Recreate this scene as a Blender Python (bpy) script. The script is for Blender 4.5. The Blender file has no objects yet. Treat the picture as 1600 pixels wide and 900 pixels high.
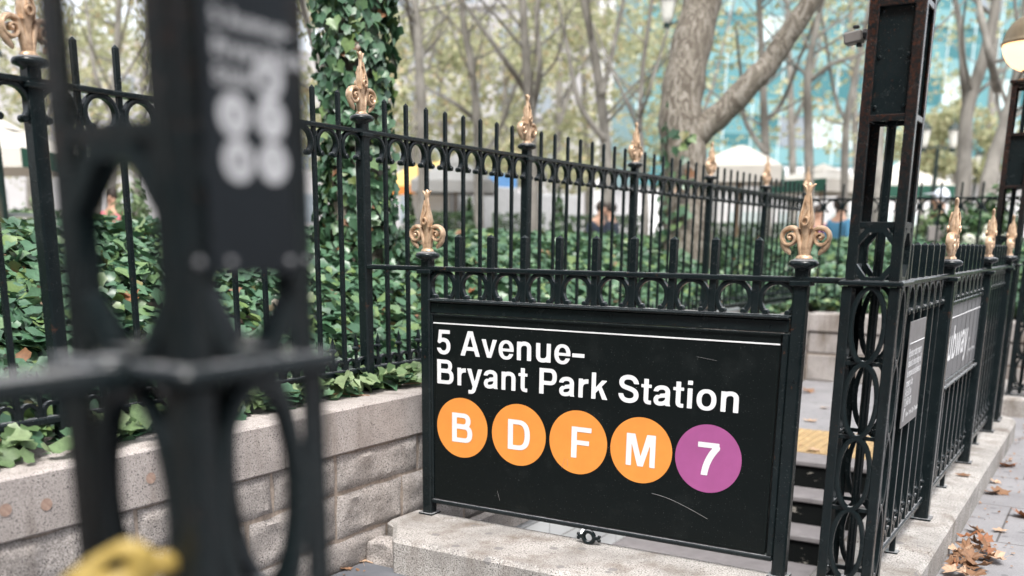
import bpy, bmesh, math, random
import numpy as np
from mathutils import Vector, Matrix, noise
random.seed(7)
RNG = np.random.default_rng(11)
PI = math.pi
SC = bpy.context.scene
COL = SC.collection

# ------------------------------------------------------------------ camera
F_PX, CY_PX = 1547.0, 752.0
YAW, PITCH, ROLL = -0.539, 0.2383, 0.012
CAM = Vector((2.5874, -3.5476, 1.2122))
FWD = Vector((math.sin(YAW) * math.cos(PITCH), math.cos(YAW) * math.cos(PITCH), -math.sin(PITCH)))
_r = Vector((math.cos(YAW), -math.sin(YAW), 0))
_u = _r.cross(FWD)
RIGHT = math.cos(ROLL) * _r + math.sin(ROLL) * _u
UP = -math.sin(ROLL) * _r + math.cos(ROLL) * _u
cam = bpy.data.cameras.new("camera")
cam_ob = bpy.data.objects.new("camera", cam)
COL.objects.link(cam_ob)
cam_ob.matrix_world = Matrix(((RIGHT.x, UP.x, -FWD.x, CAM.x), (RIGHT.y, UP.y, -FWD.y, CAM.y),
                              (RIGHT.z, UP.z, -FWD.z, CAM.z), (0, 0, 0, 1)))
cam.sensor_width = 36
cam.lens = 36 * F_PX / 1600
cam.shift_y = (CY_PX - 450) / 1600
cam.clip_start = 0.02
cam.clip_end = 1000
cam.dof.use_dof = True
cam.dof.focus_distance = 3.95
cam.dof.aperture_fstop = 1.55
SC.camera = cam_ob


def ray(x, y):
    return FWD + (x - 800) / F_PX * RIGHT - (y - CY_PX) / F_PX * UP


def at(x, y, t):
    """world point seen at photo pixel (x, y) at optical depth t metres"""
    return CAM + t * ray(x, y)


def at_z(x, t, z):
    """point in the photo column x near depth t, standing at height z"""
    p = at(x, 375, t)
    return Vector((p.x, p.y, z))


def on(x, y, axis, val):
    d = ray(x, y)
    return CAM + d * ((val - CAM[axis]) / d[axis])


# ------------------------------------------------------------------ light
SUN_EL, SUN_AZ = math.radians(58), math.radians(150)   # azimuth from +Y towards +X
wd = bpy.data.worlds.new("World")
SC.world = wd
wd.use_nodes = True
nt = wd.node_tree
bg = nt.nodes["Background"]
sky = nt.nodes.new("ShaderNodeTexSky")
sky.sky_type = 'NISHITA'
sky.sun_disc = False
sky.sun_elevation = SUN_EL
sky.sun_rotation = SUN_AZ
sky.air_density = 1.0
sky.dust_density = 4.0
hs = nt.nodes.new("ShaderNodeHueSaturation")
hs.inputs["Saturation"].default_value = 0.28
nt.links.new(sky.outputs[0], hs.inputs["Color"])
nt.links.new(hs.outputs[0], bg.inputs["Color"])
bg.inputs["Strength"].default_value = 0.15
sl = bpy.data.lights.new("sun", 'SUN')
sl.energy = 1.4
sl.angle = math.radians(14)
sl.color = (1.0, 0.965, 0.92)
so = bpy.data.objects.new("sun", sl)
COL.objects.link(so)
sd = Vector((math.sin(SUN_AZ) * math.cos(SUN_EL), math.cos(SUN_AZ) * math.cos(SUN_EL), math.sin(SUN_EL)))
so.rotation_euler = (-sd).to_track_quat('-Z', 'Y').to_euler()
so.location = (0, 0, 30)
SC.view_settings.view_transform = 'Standard'
SC.view_settings.look = 'None'
SC.view_settings.exposure = 1.55
SC.view_settings.gamma = 1
SC.view_settings.use_curve_mapping = False
SC.cycles.max_bounces = 6
SC.cycles.use_denoising = True


# ------------------------------------------------------------------ materials
class NT:
    def __init__(self, name):
        self.m = bpy.data.materials.new(name)
        self.m.use_nodes = True
        self.t = self.m.node_tree
        self.b = self.t.nodes["Principled BSDF"]
        self.tc = self.n("ShaderNodeTexCoord")

    def n(self, typ, **kw):
        nd = self.t.nodes.new(typ)
        for k, v in kw.items():
            setattr(nd, k, v)
        return nd

    def l(self, a, b):
        self.t.links.new(a, b)

    def noise(self, scale, detail=4, rough=0.55, vec=None, stretch=None):
        nd = self.n("ShaderNodeTexNoise")
        nd.inputs["Scale"].default_value = scale
        nd.inputs["Detail"].default_value = detail
        nd.inputs["Roughness"].default_value = rough
        src = vec or self.tc.outputs["Object"]
        if stretch:
            mp = self.n("ShaderNodeMapping")
            mp.inputs["Scale"].default_value = stretch
            self.l(src, mp.inputs["Vector"])
            src = mp.outputs[0]
        self.l(src, nd.inputs["Vector"])
        return nd.outputs["Fac"]

    def ramp(self, fac, stops, interp='LINEAR'):
        nd = self.n("ShaderNodeValToRGB")
        nd.color_ramp.interpolation = interp
        e = nd.color_ramp.elements
        while len(e) < len(stops):
            e.new(0.5)
        for i, (p, c) in enumerate(stops):
            e[i].position = p
            e[i].color = (c[0], c[1], c[2], 1) if not isinstance(c, (int, float)) else (c, c, c, 1)
        self.l(fac, nd.inputs[0])
        return nd.outputs[0]

    def mix(self, fac, a, b, mode='MIX'):
        nd = self.n("ShaderNodeMix", data_type='RGBA', blend_type=mode)
        for i, v in ((0, fac), (6, a), (7, b)):
            if hasattr(v, 'is_output'):
                self.l(v, nd.inputs[i])
            elif i == 0:
                nd.inputs[0].default_value = v
            else:
                nd.inputs[i].default_value = (v[0], v[1], v[2], 1)
        return nd.outputs[2]

    def bump(self, h, strength=0.3, dist=0.003):
        nd = self.n("ShaderNodeBump")
        nd.inputs["Strength"].default_value = strength
        nd.inputs["Distance"].default_value = dist
        self.l(h, nd.inputs["Height"])
        self.l(nd.outputs[0], self.b.inputs["Normal"])

    def set(self, **kw):
        for k, v in kw.items():
            i = self.b.inputs[k]
            if hasattr(v, 'is_output'):
                self.l(v, i)
            else:
                i.default_value = (v[0], v[1], v[2], 1) if isinstance(v, tuple) else v
        return self


MAT = {}


def iron(name, rust):
    t = NT(name)
    n1 = t.noise(9, 5, 0.6)
    base = t.ramp(n1, [(0.3, (0.004, 0.0072, 0.0082)), (0.75, (0.009, 0.0138, 0.0152))])
    spk = t.ramp(t.noise(260, 2, 0.5), [(0.685, 0.0), (0.73, 1.0)])
    spm = t.ramp(t.noise(14, 2), [(0.42, 0.0), (0.62, 0.75)])
    mul = t.mix(1.0, spk, spm, 'MULTIPLY')
    c = t.mix(mul, base, (0.16, 0.16, 0.155))
    geo0 = t.n("ShaderNodeNewGeometry")
    sp0 = t.n("ShaderNodeSeparateXYZ")
    t.l(geo0.outputs["True Normal"], sp0.inputs[0])
    topm = t.ramp(sp0.outputs[2], [(0.80, 0.0), (0.97, 1.0)])
    sheen_dust = t.mix(1.0, topm, t.ramp(t.noise(26, 5, 0.7), [(0.25, 0.25), (0.55, 0.95)]), 'MULTIPLY')
    c = t.mix(sheen_dust, c, (0.25, 0.252, 0.262))  # pale grey on upward faces: sky sheen painted in along with dust
    rs0 = t.ramp(t.noise(17, 7, 0.78), [(0.63, 0.0), (0.69, 0.8)])
    c = t.mix(rs0, c, t.ramp(t.noise(110, 3), [(0.35, (0.035, 0.015, 0.010)), (0.65, (0.10, 0.042, 0.022))]))
    if rust:
        r1 = t.ramp(t.noise(70, 7, 0.8), [(0.44, 0.0), (0.66, 1.0)] if rust is True else [(0.60, 0.0), (0.68, 1.0)])
        sep = t.n("ShaderNodeSeparateXYZ")
        t.l(t.tc.outputs["Object"], sep.inputs[0])
        mr = t.n("ShaderNodeMapRange")
        mr.inputs[1].default_value = 1.25
        mr.inputs[2].default_value = 1.75
        mr.inputs[3].default_value = 0.04
        mr.inputs[4].default_value = 0.8
        t.l(sep.outputs[2], mr.inputs[0])
        m2 = t.mix(1.0, r1, mr.outputs[0], 'MULTIPLY')
        rc = t.ramp(t.noise(90, 4), [(0.35, (0.035, 0.012, 0.007)), (0.66, (0.105, 0.032, 0.013))])
        c = t.mix(m2, c, rc)
    t.set(**{"Base Color": c, "Roughness": t.ramp(t.noise(30, 4), [(0.3, 0.12), (0.7, 0.30)])})
    t.b.inputs["Specular IOR Level"].default_value = 0.26
    t.bump(t.noise(120, 5, 0.65), 0.28, 0.002)
    return t.m


MAT['iron'] = iron("black_painted_iron", False)
MAT['rust'] = iron("rusting_black_iron", True)
MAT['panelrust'] = iron("lightly_rusted_plate", 'light')

t = NT("gold_paint")
c = t.ramp(t.noise(40, 5, 0.6), [(0.3, (0.25, 0.155, 0.095)), (0.5, (0.49, 0.34, 0.222)), (0.8, (0.63, 0.47, 0.34))])
t.set(**{"Base Color": c, "Metallic": 0.35, "Roughness": 0.38})
t.bump(t.noise(150, 4), 0.3, 0.002)
MAT['gold'] = t.m


def stone(name, dark, mid, light, bump=0.5, stain=0.5, scale=1.0, bdist=0.004):
    t = NT(name)
    g = t.noise(210 * scale, 3, 0.7)
    c = t.ramp(g, [(0.33, dark), (0.47, mid), (0.62, light)])
    v = t.n("ShaderNodeTexVoronoi")
    v.inputs["Scale"].default_value = 330 * scale
    t.l(t.tc.outputs["Object"], v.inputs["Vector"])
    blk = t.ramp(v.outputs["Color"], [(0.16, 1.0), (0.22, 0.0)])
    c = t.mix(blk, c, (0.05, 0.045, 0.045))
    big = t.ramp(t.noise(3.2, 6, 0.6), [(0.42, 0.0), (0.68, 1.0)])
    st = t.ramp(t.noise(5, 5, 0.6, stretch=(1, 1, 0.25)), [(0.5, 0.0), (0.7, stain)])
    c = t.mix(t.mix(0.5, big, (0.3, 0.3, 0.3), 'MULTIPLY'), c, tuple(x * 0.50 for x in mid))
    c = t.mix(st, c, (0.11, 0.085, 0.065))
    t.set(**{"Base Color": c, "Roughness": 0.82})
    h = t.mix(0.5, t.noise(160 * scale, 5, 0.7), t.noise(28, 5, 0.6))
    t.bump(h, bump, bdist)
    return t.m


MAT['coping'] = stone("tooled_pink_grey_granite", (0.21, 0.182, 0.167), (0.35, 0.312, 0.29), (0.465, 0.425, 0.40), 0.6, 0.75)
MAT['rock'] = stone("rock_faced_granite", (0.15, 0.134, 0.122), (0.315, 0.285, 0.265), (0.48, 0.445, 0.42), 1.0, 0.5, 0.8, 0.009)
MAT['kerb'] = stone("weathered_kerb_granite", (0.13, 0.12, 0.11), (0.31, 0.292, 0.272), (0.49, 0.47, 0.45), 1.0, 0.8, 0.75)
kt = MAT['kerb'].node_tree
_v = kt.nodes.new("ShaderNodeTexVoronoi")
_v.inputs["Scale"].default_value = 7.5
_tc = kt.nodes.new("ShaderNodeTexCoord")
kt.links.new(_tc.outputs["Object"], _v.inputs["Vector"])
_rp = kt.nodes.new("ShaderNodeValToRGB")
_rp.color_ramp.elements[0].position, _rp.color_ramp.elements[1].position = .13, .16
_rp.color_ramp.elements[0].color, _rp.color_ramp.elements[1].color = (.75, .75, .75, 1), (0, 0, 0, 1)
kt.links.new(_v.outputs["Distance"], _rp.inputs[0])
_mx = kt.nodes.new("ShaderNodeMix")
_mx.data_type = 'RGBA'
_bs = kt.nodes["Principled BSDF"]
kt.links.new(_rp.outputs[0], _mx.inputs[0])
kt.links.new(_bs.inputs["Base Color"].links[0].from_socket, _mx.inputs[6])
_mx.inputs[7].default_value = (.13, .125, .125, 1)
kt.links.new(_mx.outputs[2], _bs.inputs["Base Color"])
MAT['farwall'] = stone("pale_wall_stone", (0.20, 0.18, 0.17), (0.32, 0.295, 0.28), (0.41, 0.385, 0.37), 0.4, 0.85)

t = NT("lime_mortar")
t.set(**{"Base Color": t.ramp(t.noise(60, 5), [(0.3, (0.20, 0.16, 0.13)), (0.7, (0.36, 0.30, 0.25))]), "Roughness": 0.95})
t.bump(t.noise(120, 4), 0.5, 0.004)
MAT['mortar'] = t.m

t = NT("pinkish_patch_mortar")
t.set(**{"Base Color": t.ramp(t.noise(80, 4), [(0.3, (0.26, 0.17, 0.13)), (0.7, (0.38, 0.27, 0.215))]), "Roughness": 0.9})
MAT['plug'] = t.m


def paving(name, a, b, joint, bw, bh, off=0.5):
    t = NT(name)
    c = t.ramp(t.noise(2.0, 7, 0.65), [(0.3, a), (0.7, b)])
    fine = t.ramp(t.noise(230, 3, 0.7), [(0.3, 0.72), (0.7, 1.2)])
    c = t.mix(1.0, c, fine, 'MULTIPLY')
    v = t.n("ShaderNodeTexVoronoi")
    v.inputs["Scale"].default_value = 9.0
    t.l(t.tc.outputs["Object"], v.inputs["Vector"])
    wob = t.n("ShaderNodeMath", operation='ADD')
    t.l(v.outputs["Distance"], wob.inputs[0])
    sc_ = t.n("ShaderNodeMath", operation='MULTIPLY')
    sc_.inputs[1].default_value = 0.25
    t.l(t.noise(18, 2), sc_.inputs[0])
    t.l(sc_.outputs[0], wob.inputs[1])
    gum = t.ramp(wob.outputs[0], [(0.27, 1.0), (0.30, 0.0)])
    c = t.mix(t.mix(1.0, gum, (0.55, 0.55, 0.55), 'MULTIPLY'), c, (0.075, 0.075, 0.08))
    br = t.n("ShaderNodeTexBrick")
    br.inputs["Scale"].default_value = 1.0
    br.inputs["Brick Width"].default_value = bw
    br.inputs["Row Height"].default_value = bh
    br.inputs["Mortar Size"].default_value = 0.006
    br.inputs["Mortar Smooth"].default_value = 0.3
    br.offset = off
    t.l(t.tc.outputs["Object"], br.inputs["Vector"])
    c = t.mix(br.outputs["Fac"], c, joint)
    t.set(**{"Base Color": c, "Roughness": 0.78})
    t.bump(t.noise(90, 5, 0.65), 0.35, 0.003)
    return t.m


MAT['pave'] = paving("grey_flagstone", (0.155, 0.152, 0.16), (0.24, 0.236, 0.243), (0.075, 0.07, 0.068), 1.5, 0.76)

t = NT("dark_bluestone")
t.set(**{"Base Color": t.ramp(t.noise(4, 6, 0.6), [(0.3, (0.075, 0.08, 0.092)), (0.7, (0.14, 0.145, 0.16))]), "Roughness": 0.7})
t.bump(t.noise(120, 4), 0.3, 0.003)
MAT['bluestone'] = t.m


def plain(name, col, rough=0.6, metal=0.0, var=0.12, scale=12, emit=None, bump=0):
    t = NT(name)
    a = tuple(x * (1 - var) for x in col)
    b = tuple(min(1, x * (1 + var)) for x in col)
    t.set(**{"Base Color": t.ramp(t.noise(scale, 5, 0.6), [(0.3, a), (0.7, b)]), "Roughness": rough, "Metallic": metal})
    if emit:
        t.b.inputs["Emission Color"].default_value = (*emit[0], 1)
        t.b.inputs["Emission Strength"].default_value = emit[1]
    if bump:
        t.bump(t.noise(scale * 4, 4), bump, 0.003)
    return t.m


# sign faces: enamel with faint scuffs
t = NT("black_enamel_panel")
sc1 = t.ramp(t.noise(7, 6, 0.7), [(0.55, 0.0), (0.8, 0.35)])
sc2 = t.ramp(t.noise(200, 2), [(0.70, 0.0), (0.73, 0.8)])
c = t.mix(sc1, (0.0035, 0.0055, 0.0056), (0.026, 0.030, 0.030))
c = t.mix(sc2, c, (0.11, 0.115, 0.115))
t.set(**{"Base Color": c, "Roughness": t.ramp(t.noise(10, 5), [(0.3, 0.36), (0.7, 0.5)])})
t.b.inputs["Specular IOR Level"].default_value = 0.16
MAT['panel'] = t.m
MAT['white'] = plain("white_vinyl", (0.66, 0.66, 0.67), 0.5, var=0.07)
MAT['orange'] = plain("orange_vinyl", (0.66, 0.245, 0.045), 0.5, var=0.07)
MAT['purple'] = plain("purple_vinyl", (0.30, 0.073, 0.215), 0.5, var=0.07)
MAT['scratch'] = plain("bare_scratch", (0.22, 0.22, 0.22), 0.5)
MAT['sgrey'] = plain("grey_sign_enamel", (0.125, 0.127, 0.134), 0.45, var=0.06)
MAT['ngrey'] = plain("weathered_notice", (0.15, 0.144, 0.145), 0.5, var=0.2)
MAT['boardwhite'] = plain("faded_white_vinyl", (0.42, 0.42, 0.43), 0.5, var=0.04)
MAT['boardface'] = plain("dark_board_enamel", (0.006, 0.0085, 0.011), 0.5, var=0.2)
MAT['boardface'].node_tree.nodes['Principled BSDF'].inputs['Specular IOR Level'].default_value = 0.2
MAT['concrete'] = plain("stair_concrete", (0.33, 0.31, 0.29), 0.9, var=0.25, scale=9, bump=0.4)
MAT['tread'] = plain("stair_tread_stone", (0.15, 0.14, 0.143), 0.75, var=0.16, scale=14)
MAT['tile'] = None
t = NT("white_wall_tile")
br = t.n("ShaderNodeTexBrick")
br.inputs["Scale"].default_value = 1
br.inputs["Brick Width"].default_value = 0.3
br.inputs["Row Height"].default_value = 0.15
br.inputs["Mortar Size"].default_value = 0.004
br.inputs["Color1"].default_value = (0.62, 0.64, 0.64, 1)
br.inputs["Color2"].default_value = (0.70, 0.71, 0.71, 1)
br.inputs["Mortar"].default_value = (0.3, 0.3, 0.3, 1)
mp = t.n("ShaderNodeMapping")
mp.inputs["Rotation"].default_value = (0, PI / 2, PI / 2)
t.l(t.tc.outputs["Object"], mp.inputs["Vector"])
t.l(mp.outputs[0], br.inputs["Vector"])
t.set(**{"Base Color": br.outputs["Color"], "Roughness": 0.3})
MAT['tile'] = t.m
# riser: black paint worn away to concrete
t = NT("worn_black_riser")
w = t.ramp(t.noise(5, 6, 0.7, stretch=(1, 1, 3)), [(0.60, 0.0), (0.64, 1.0)])
c = t.mix(w, (0.004, 0.005, 0.005), (0.24, 0.225, 0.20))
t.set(**{"Base Color": c, "Roughness": 0.8})
t.b.inputs['Specular IOR Level'].default_value = 0.1
MAT['riser'] = t.m
MAT['tactile'] = plain("yellow_tactile_paving", (0.31, 0.215, 0.105), 0.6, var=0.25)
MAT['soil'] = plain("dark_planting_soil", (0.035, 0.026, 0.018), 0.95, var=0.4, scale=20, bump=0.8)
MAT['gravel'] = plain("pale_terrace_gravel", (0.34, 0.31, 0.28), 0.9, var=0.15, scale=3, bump=0.3)
MAT['steel'] = plain("dull_steel", (0.42, 0.43, 0.44), 0.35, 0.8)
MAT['camgrey'] = plain("grey_camera_housing", (0.15, 0.138, 0.13), 0.4, var=0.05)
MAT['camblack'] = plain("black_plastic", (0.012, 0.012, 0.014), 0.4)
MAT['lampdome'] = plain("weathered_lamp_dome", (0.19, 0.145, 0.09), 0.35, 0.4, var=0.3, scale=8)
MAT['lampglow'] = plain("lit_lamp_glass", (0.6, 0.42, 0.25), 0.3, var=0.02, emit=((1.0, 0.53, 0.25), 1.0))
MAT['lanternglass'] = plain("frosted_lantern_glass", (0.70, 0.70, 0.66), 0.3, var=0.03)
MAT['lamppost'] = plain("dark_green_lamp_iron", (0.012, 0.028, 0.026), 0.4)


def leafmat(name, stops, rough=0.38, transl=0.25, spec=0.5):
    t = NT(name)
    g = t.n("ShaderNodeNewGeometry")
    c = t.ramp(g.outputs["Random Per Island"], stops)
    vein = t.ramp(t.noise(55, 3), [(0.3, 0.8), (0.7, 1.15)])
    c = t.mix(1.0, c, vein, 'MULTIPLY')
    t.set(**{"Base Color": c, "Roughness": rough})
    t.b.inputs["Specular IOR Level"].default_value = spec
    tr = t.n("ShaderNodeBsdfTranslucent")
    t.l(c, tr.inputs["Color"])
    mx = t.n("ShaderNodeMixShader")
    mx.inputs[0].default_value = transl
    out = t.t.nodes["Material Output"]
    t.l(t.b.outputs[0], mx.inputs[1])
    t.l(tr.outputs[0], mx.inputs[2])
    t.l(mx.outputs[0], out.inputs[0])
    return t.m


MAT['ivy'] = leafmat("ivy_leaf", [(0.0, (0.030, 0.080, 0.042)), (0.45, (0.058, 0.132, 0.070)), (0.75, (0.090, 0.172, 0.090)),
                                  (0.93, (0.12, 0.19, 0.06)), (0.985, (0.13, 0.19, 0.06)), (0.992, (0.20, 0.10, 0.05))], 0.40, 0.12, 0.6)
MAT['young'] = leafmat("young_ivy_leaf", [(0.0, (0.07, 0.13, 0.045)), (0.5, (0.15, 0.22, 0.10)), (1.0, (0.24, 0.31, 0.16))], 0.42, 0.25)
MAT['plane'] = leafmat("plane_tree_leaf", [(0.0, (0.27, 0.295, 0.165)), (0.5, (0.40, 0.41, 0.25)), (0.85, (0.50, 0.49, 0.32)),
                                           (0.98, (0.46, 0.36, 0.22))], 0.5, 0.5, 0.3)
MAT['shrub'] = leafmat("shrub_leaf", [(0.0, (0.012, 0.045, 0.015)), (0.6, (0.035, 0.09, 0.03)), (1.0, (0.09, 0.15, 0.05))], 0.45, 0.2)
MAT['hydrangea'] = leafmat("white_flower", [(0.0, (0.55, 0.58, 0.45)), (1.0, (0.75, 0.75, 0.68))], 0.7, 0.2)
MAT['dead'] = leafmat("dead_leaf", [(0.0, (0.13, 0.065, 0.033)), (0.5, (0.25, 0.135, 0.072)), (1.0, (0.36, 0.23, 0.145))], 0.65, 0.15)
MAT['deadpale'] = leafmat("pale_dead_leaf", [(0.0, (0.40, 0.27, 0.18)), (1.0, (0.47, 0.33, 0.235))], 0.65, 0.15)
MAT['deadred'] = leafmat("russet_dead_leaf", [(0.0, (0.20, 0.075, 0.03)), (1.0, (0.30, 0.125, 0.05))], 0.6, 0.15)
MAT['yellow'] = leafmat("yellow_leaf", [(0.0, (0.40, 0.28, 0.07)), (1.0, (0.46, 0.33, 0.085))], 0.5, 0.2)

t = NT("plane_bark")
n1 = t.n("ShaderNodeTexVoronoi")
n1.inputs["Scale"].default_value = 17
mp = t.n("ShaderNodeMapping")
mp.inputs["Scale"].default_value = (1, 1, 0.45)
t.l(t.tc.outputs["Object"], mp.inputs[0])
wv = t.n("ShaderNodeVectorMath", operation='ADD')
nz = t.n("ShaderNodeTexNoise")
nz.inputs["Scale"].default_value = 7
t.l(mp.outputs[0], wv.inputs[0])
t.l(nz.outputs["Color"], wv.inputs[1])
t.l(wv.outputs[0], n1.inputs["Vector"])
c = t.ramp(n1.outputs["Color"], [(0.2, (0.095, 0.078, 0.06)), (0.5, (0.155, 0.135, 0.108)), (0.8, (0.235, 0.212, 0.18))])
c = t.mix(1.0, c, t.ramp(t.noise(40, 5, 0.7), [(0.3, 0.6), (0.7, 1.25)]), 'MULTIPLY')
t.set(**{"Base Color": c, "Roughness": 0.85})
t.bump(t.noise(30, 6, 0.7), 0.5, 0.012)
MAT['bark'] = t.m
t = NT("far_bark")
c = t.ramp(t.noise(5, 5, 0.6, stretch=(1, 1, 0.4)), [(0.3, (0.105, 0.098, 0.086)), (0.7, (0.235, 0.222, 0.20))])
t.set(**{"Base Color": c, "Roughness": 0.9})
MAT['farbark'] = t.m


# ------------------------------------------------------------------ mesh helpers
class MB:
    def __init__(self):
        self.v = []
        self.f = []

    def add(self, vs, fs):
        o = len(self.v)
        self.v.extend(tuple(v) for v in vs)
        self.f.extend(tuple(i + o for i in f) for f in fs)
        return self

    def box(self, x0, x1, y0, y1, z0, z1):
        vs = [(x, y, z) for z in (z0, z1) for y in (y0, y1) for x in (x0, x1)]
        return self.add(vs, [(0, 2, 3, 1), (4, 5, 7, 6), (0, 1, 5, 4), (2, 6, 7, 3), (0, 4, 6, 2), (1, 3, 7, 5)])

    def cbox(self, x0, x1, y0, y1, z0, z1, b=0.004):
        """box with all edges chamfered"""
        vs, idx = [], {}
        for ix, x in enumerate((x0, x1)):
            for iy, y in enumerate((y0, y1)):
                for iz, z in enumerate((z0, z1)):
                    s = (1 if ix == 0 else -1, 1 if iy == 0 else -1, 1 if iz == 0 else -1)
                    for a in range(3):
                        p = [x, y, z]
                        for k in range(3):
                            if k != a:
                                p[k] += s[k] * b
                        idx[(ix, iy, iz, a)] = len(vs)
                        vs.append(p)
        fs = []
        for i in (0, 1):
            fs.append([idx[(i, *q, 0)] for q in ((0, 0), (1, 0), (1, 1), (0, 1))])
            fs.append([idx[(q[0], i, q[1], 1)] for q in ((0, 0), (1, 0), (1, 1), (0, 1))])
            fs.append([idx[(*q, i, 2)] for q in ((0, 0), (1, 0), (1, 1), (0, 1))])
        for i in (0, 1):
            for j in (0, 1):
                fs.append([idx[(0, i, j, 1)], idx[(1, i, j, 1)], idx[(1, i, j, 2)], idx[(0, i, j, 2)]])
                fs.append([idx[(i, 0, j, 0)], idx[(i, 1, j, 0)], idx[(i, 1, j, 2)], idx[(i, 0, j, 2)]])
                fs.append([idx[(i, j, 0, 0)], idx[(i, j, 1, 0)], idx[(i, j, 1, 1)], idx[(i, j, 0, 1)]])
                for k in (0, 1):
                    fs.append([idx[(i, j, k, a)] for a in range(3)])
        return self.add(vs, fs)

    def bar(self, p0, p1, w, h, ch=None, up=(0, 0, 1), tip=0.0, cap=True):
        """chamfered rectangular bar; w across, h along 'up'; optional pyramid tip at p1"""
        p0, p1 = Vector(p0), Vector(p1)
        d = (p1 - p0).normalized()
        upv = Vector(up)
        if abs(d.dot(upv)) > 0.95:
            upv = Vector((0, 1, 0))
        s = d.cross(upv).normalized()
        u = s.cross(d).normalized()
        ch = min(w, h) * 0.15 if ch is None else ch
        a, b = w / 2, h / 2
        sec = [(-a + ch, -b), (a - ch, -b), (a, -b + ch), (a, b - ch), (a - ch, b), (-a + ch, b), (-a, b - ch), (-a, -b + ch)]
        vs = [p0 + s * x + u * y for x, y in sec] + [p1 + s * x + u * y for x, y in sec]
        fs = [(i, (i + 1) % 8, 8 + (i + 1) % 8, 8 + i) for i in range(8)]
        if cap:
            fs.append(tuple(range(7, -1, -1)))
        if tip:
            vs.append(p1 + d * tip)
            fs += [(8 + i, 8 + (i + 1) % 8, 16) for i in range(8)]
        elif cap:
            fs.append(tuple(range(8, 16)))
        return self.add(vs, fs)

    def sweep(self, pts, sec, normal=None, closed=False, scales=None, cap=True):
        """sweep 2-D section (list of (in-plane, out-of-plane)) along a path; 'normal' fixes the out-of-plane axis"""
        pts = [Vector(p) for p in pts]
        n, k = len(pts), len(sec)
        vs, fs = [], []
        prev = None
        for i, p in enumerate(pts):
            a = pts[(i - 1) % n] if (closed or i > 0) else p
            b = pts[(i + 1) % n] if (closed or i < n - 1) else p
            d = (b - a).normalized()
            if normal is not None:
                w = Vector(normal)
                s = d.cross(w).normalized()
            else:
                if prev is None:
                    prev = Vector((1, 0, 0)) if abs(d.x) < 0.8 else Vector((0, 1, 0))
                s = (prev - d * prev.dot(d)).normalized()
                prev = s
                w = d.cross(s)
            m = 1 if scales is None else scales[i]
            mx, my = m if isinstance(m, tuple) else (m, m)
            vs += [p + s * x * mx + w * y * my for x, y in sec]
        m = n if closed else n - 1
        for i in range(m):
            for j in range(k):
                fs.append((i * k + j, i * k + (j + 1) % k, ((i + 1) % n) * k + (j + 1) % k, ((i + 1) % n) * k + j))
        if not closed and cap:
            fs.append(tuple(range(k - 1, -1, -1)))
            fs.append(tuple((n - 1) * k + j for j in range(k)))
        return self.add(vs, fs)

    def tube(self, pts, r, n=8):
        sec = [(math.cos(2 * PI * i / n), math.sin(2 * PI * i / n)) for i in range(n)]
        rs = r if isinstance(r, (list, tuple)) else [r] * len(pts)
        return self.sweep(pts, sec, None, False, list(rs))

    def lathe(self, prof, n=20, c=(0, 0, 0), ry=1.0, sq=0):
        vs, fs = [], []
        for r, z in prof:
            for i in range(n):
                a = 2 * PI * i / n
                vs.append((c[0] + r * math.cos(a), c[1] + r * ry * math.sin(a), c[2] + z))
        for j in range(len(prof) - 1):
            for i in range(n):
                fs.append((j * n + i, j * n + (i + 1) % n, (j + 1) * n + (i + 1) % n, (j + 1) * n + i))
        if prof[0][0] > 1e-6:
            fs.append(tuple(range(n - 1, -1, -1)))
        if prof[-1][0] > 1e-6:
            fs.append(tuple((len(prof) - 1) * n + i for i in range(n)))
        return self.add(vs, fs)

    def ball(self, c, r, n=10, s=(1, 1, 1)):
        prof = [(math.sin(PI * i / n), -math.cos(PI * i / n)) for i in range(n + 1)]
        m = MB().lathe([(max(a, 1e-7), b) for a, b in prof], n * 2 if n < 8 else 14)
        return self.add([(c[0] + r * s[0] * x, c[1] + r * s[1] * y, c[2] + r * s[2] * z) for x, y, z in m.v], m.f)

    def merge(self, o, mat=None):
        return self.add([mat @ Vector(v) for v in o.v] if mat else o.v, o.f)

    def mesh(self, name, m, smooth=False, auto=None):
        me = bpy.data.meshes.new(name)
        me.from_pydata([tuple(v) for v in self.v], [], self.f)
        bm = bmesh.new()
        bm.from_mesh(me)
        bmesh.ops.recalc_face_normals(bm, faces=bm.faces)
        bm.to_mesh(me)
        bm.free()
        if m is not None:
            me.materials.append(m)
        if smooth:
            me.polygons.foreach_set('use_smooth', [True] * len(me.polygons))
            if auto:
                me.set_sharp_from_angle(angle=math.radians(auto))
        return me


def ob(name, me, parent=None, loc=(0, 0, 0), rot=(0, 0, 0)):
    o = bpy.data.objects.new(name, me)
    COL.objects.link(o)
    o.location = loc
    o.rotation_euler = rot
    if parent:
        o.parent = parent
    return o


def tag(o, label=None, cat=None, group=None, kind=None):
    for k, v in (('label', label), ('category', cat), ('group', group), ('kind', kind)):
        if v:
            o[k] = v
    return o


def thing(name, label, cat, loc=(0, 0, 0), rz=0.0, group=None):
    o = ob(name, None, None, loc, (0, 0, rz))
    o.empty_display_size = 0.05
    return tag(o, label, cat, group)


def struct(name, mb, m, smooth=False):
    return tag(ob(name, mb.mesh(name, m, smooth)), kind='structure')


def copy_tree(o, parent=None):
    c = o.copy()
    COL.objects.link(c)
    if parent:
        c.parent = parent
    for ch in list(o.children):
        copy_tree(ch, c)
    return c


ME = {}


def shared(key, fn):
    if key not in ME:
        ME[key] = fn()
    return ME[key]


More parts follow.
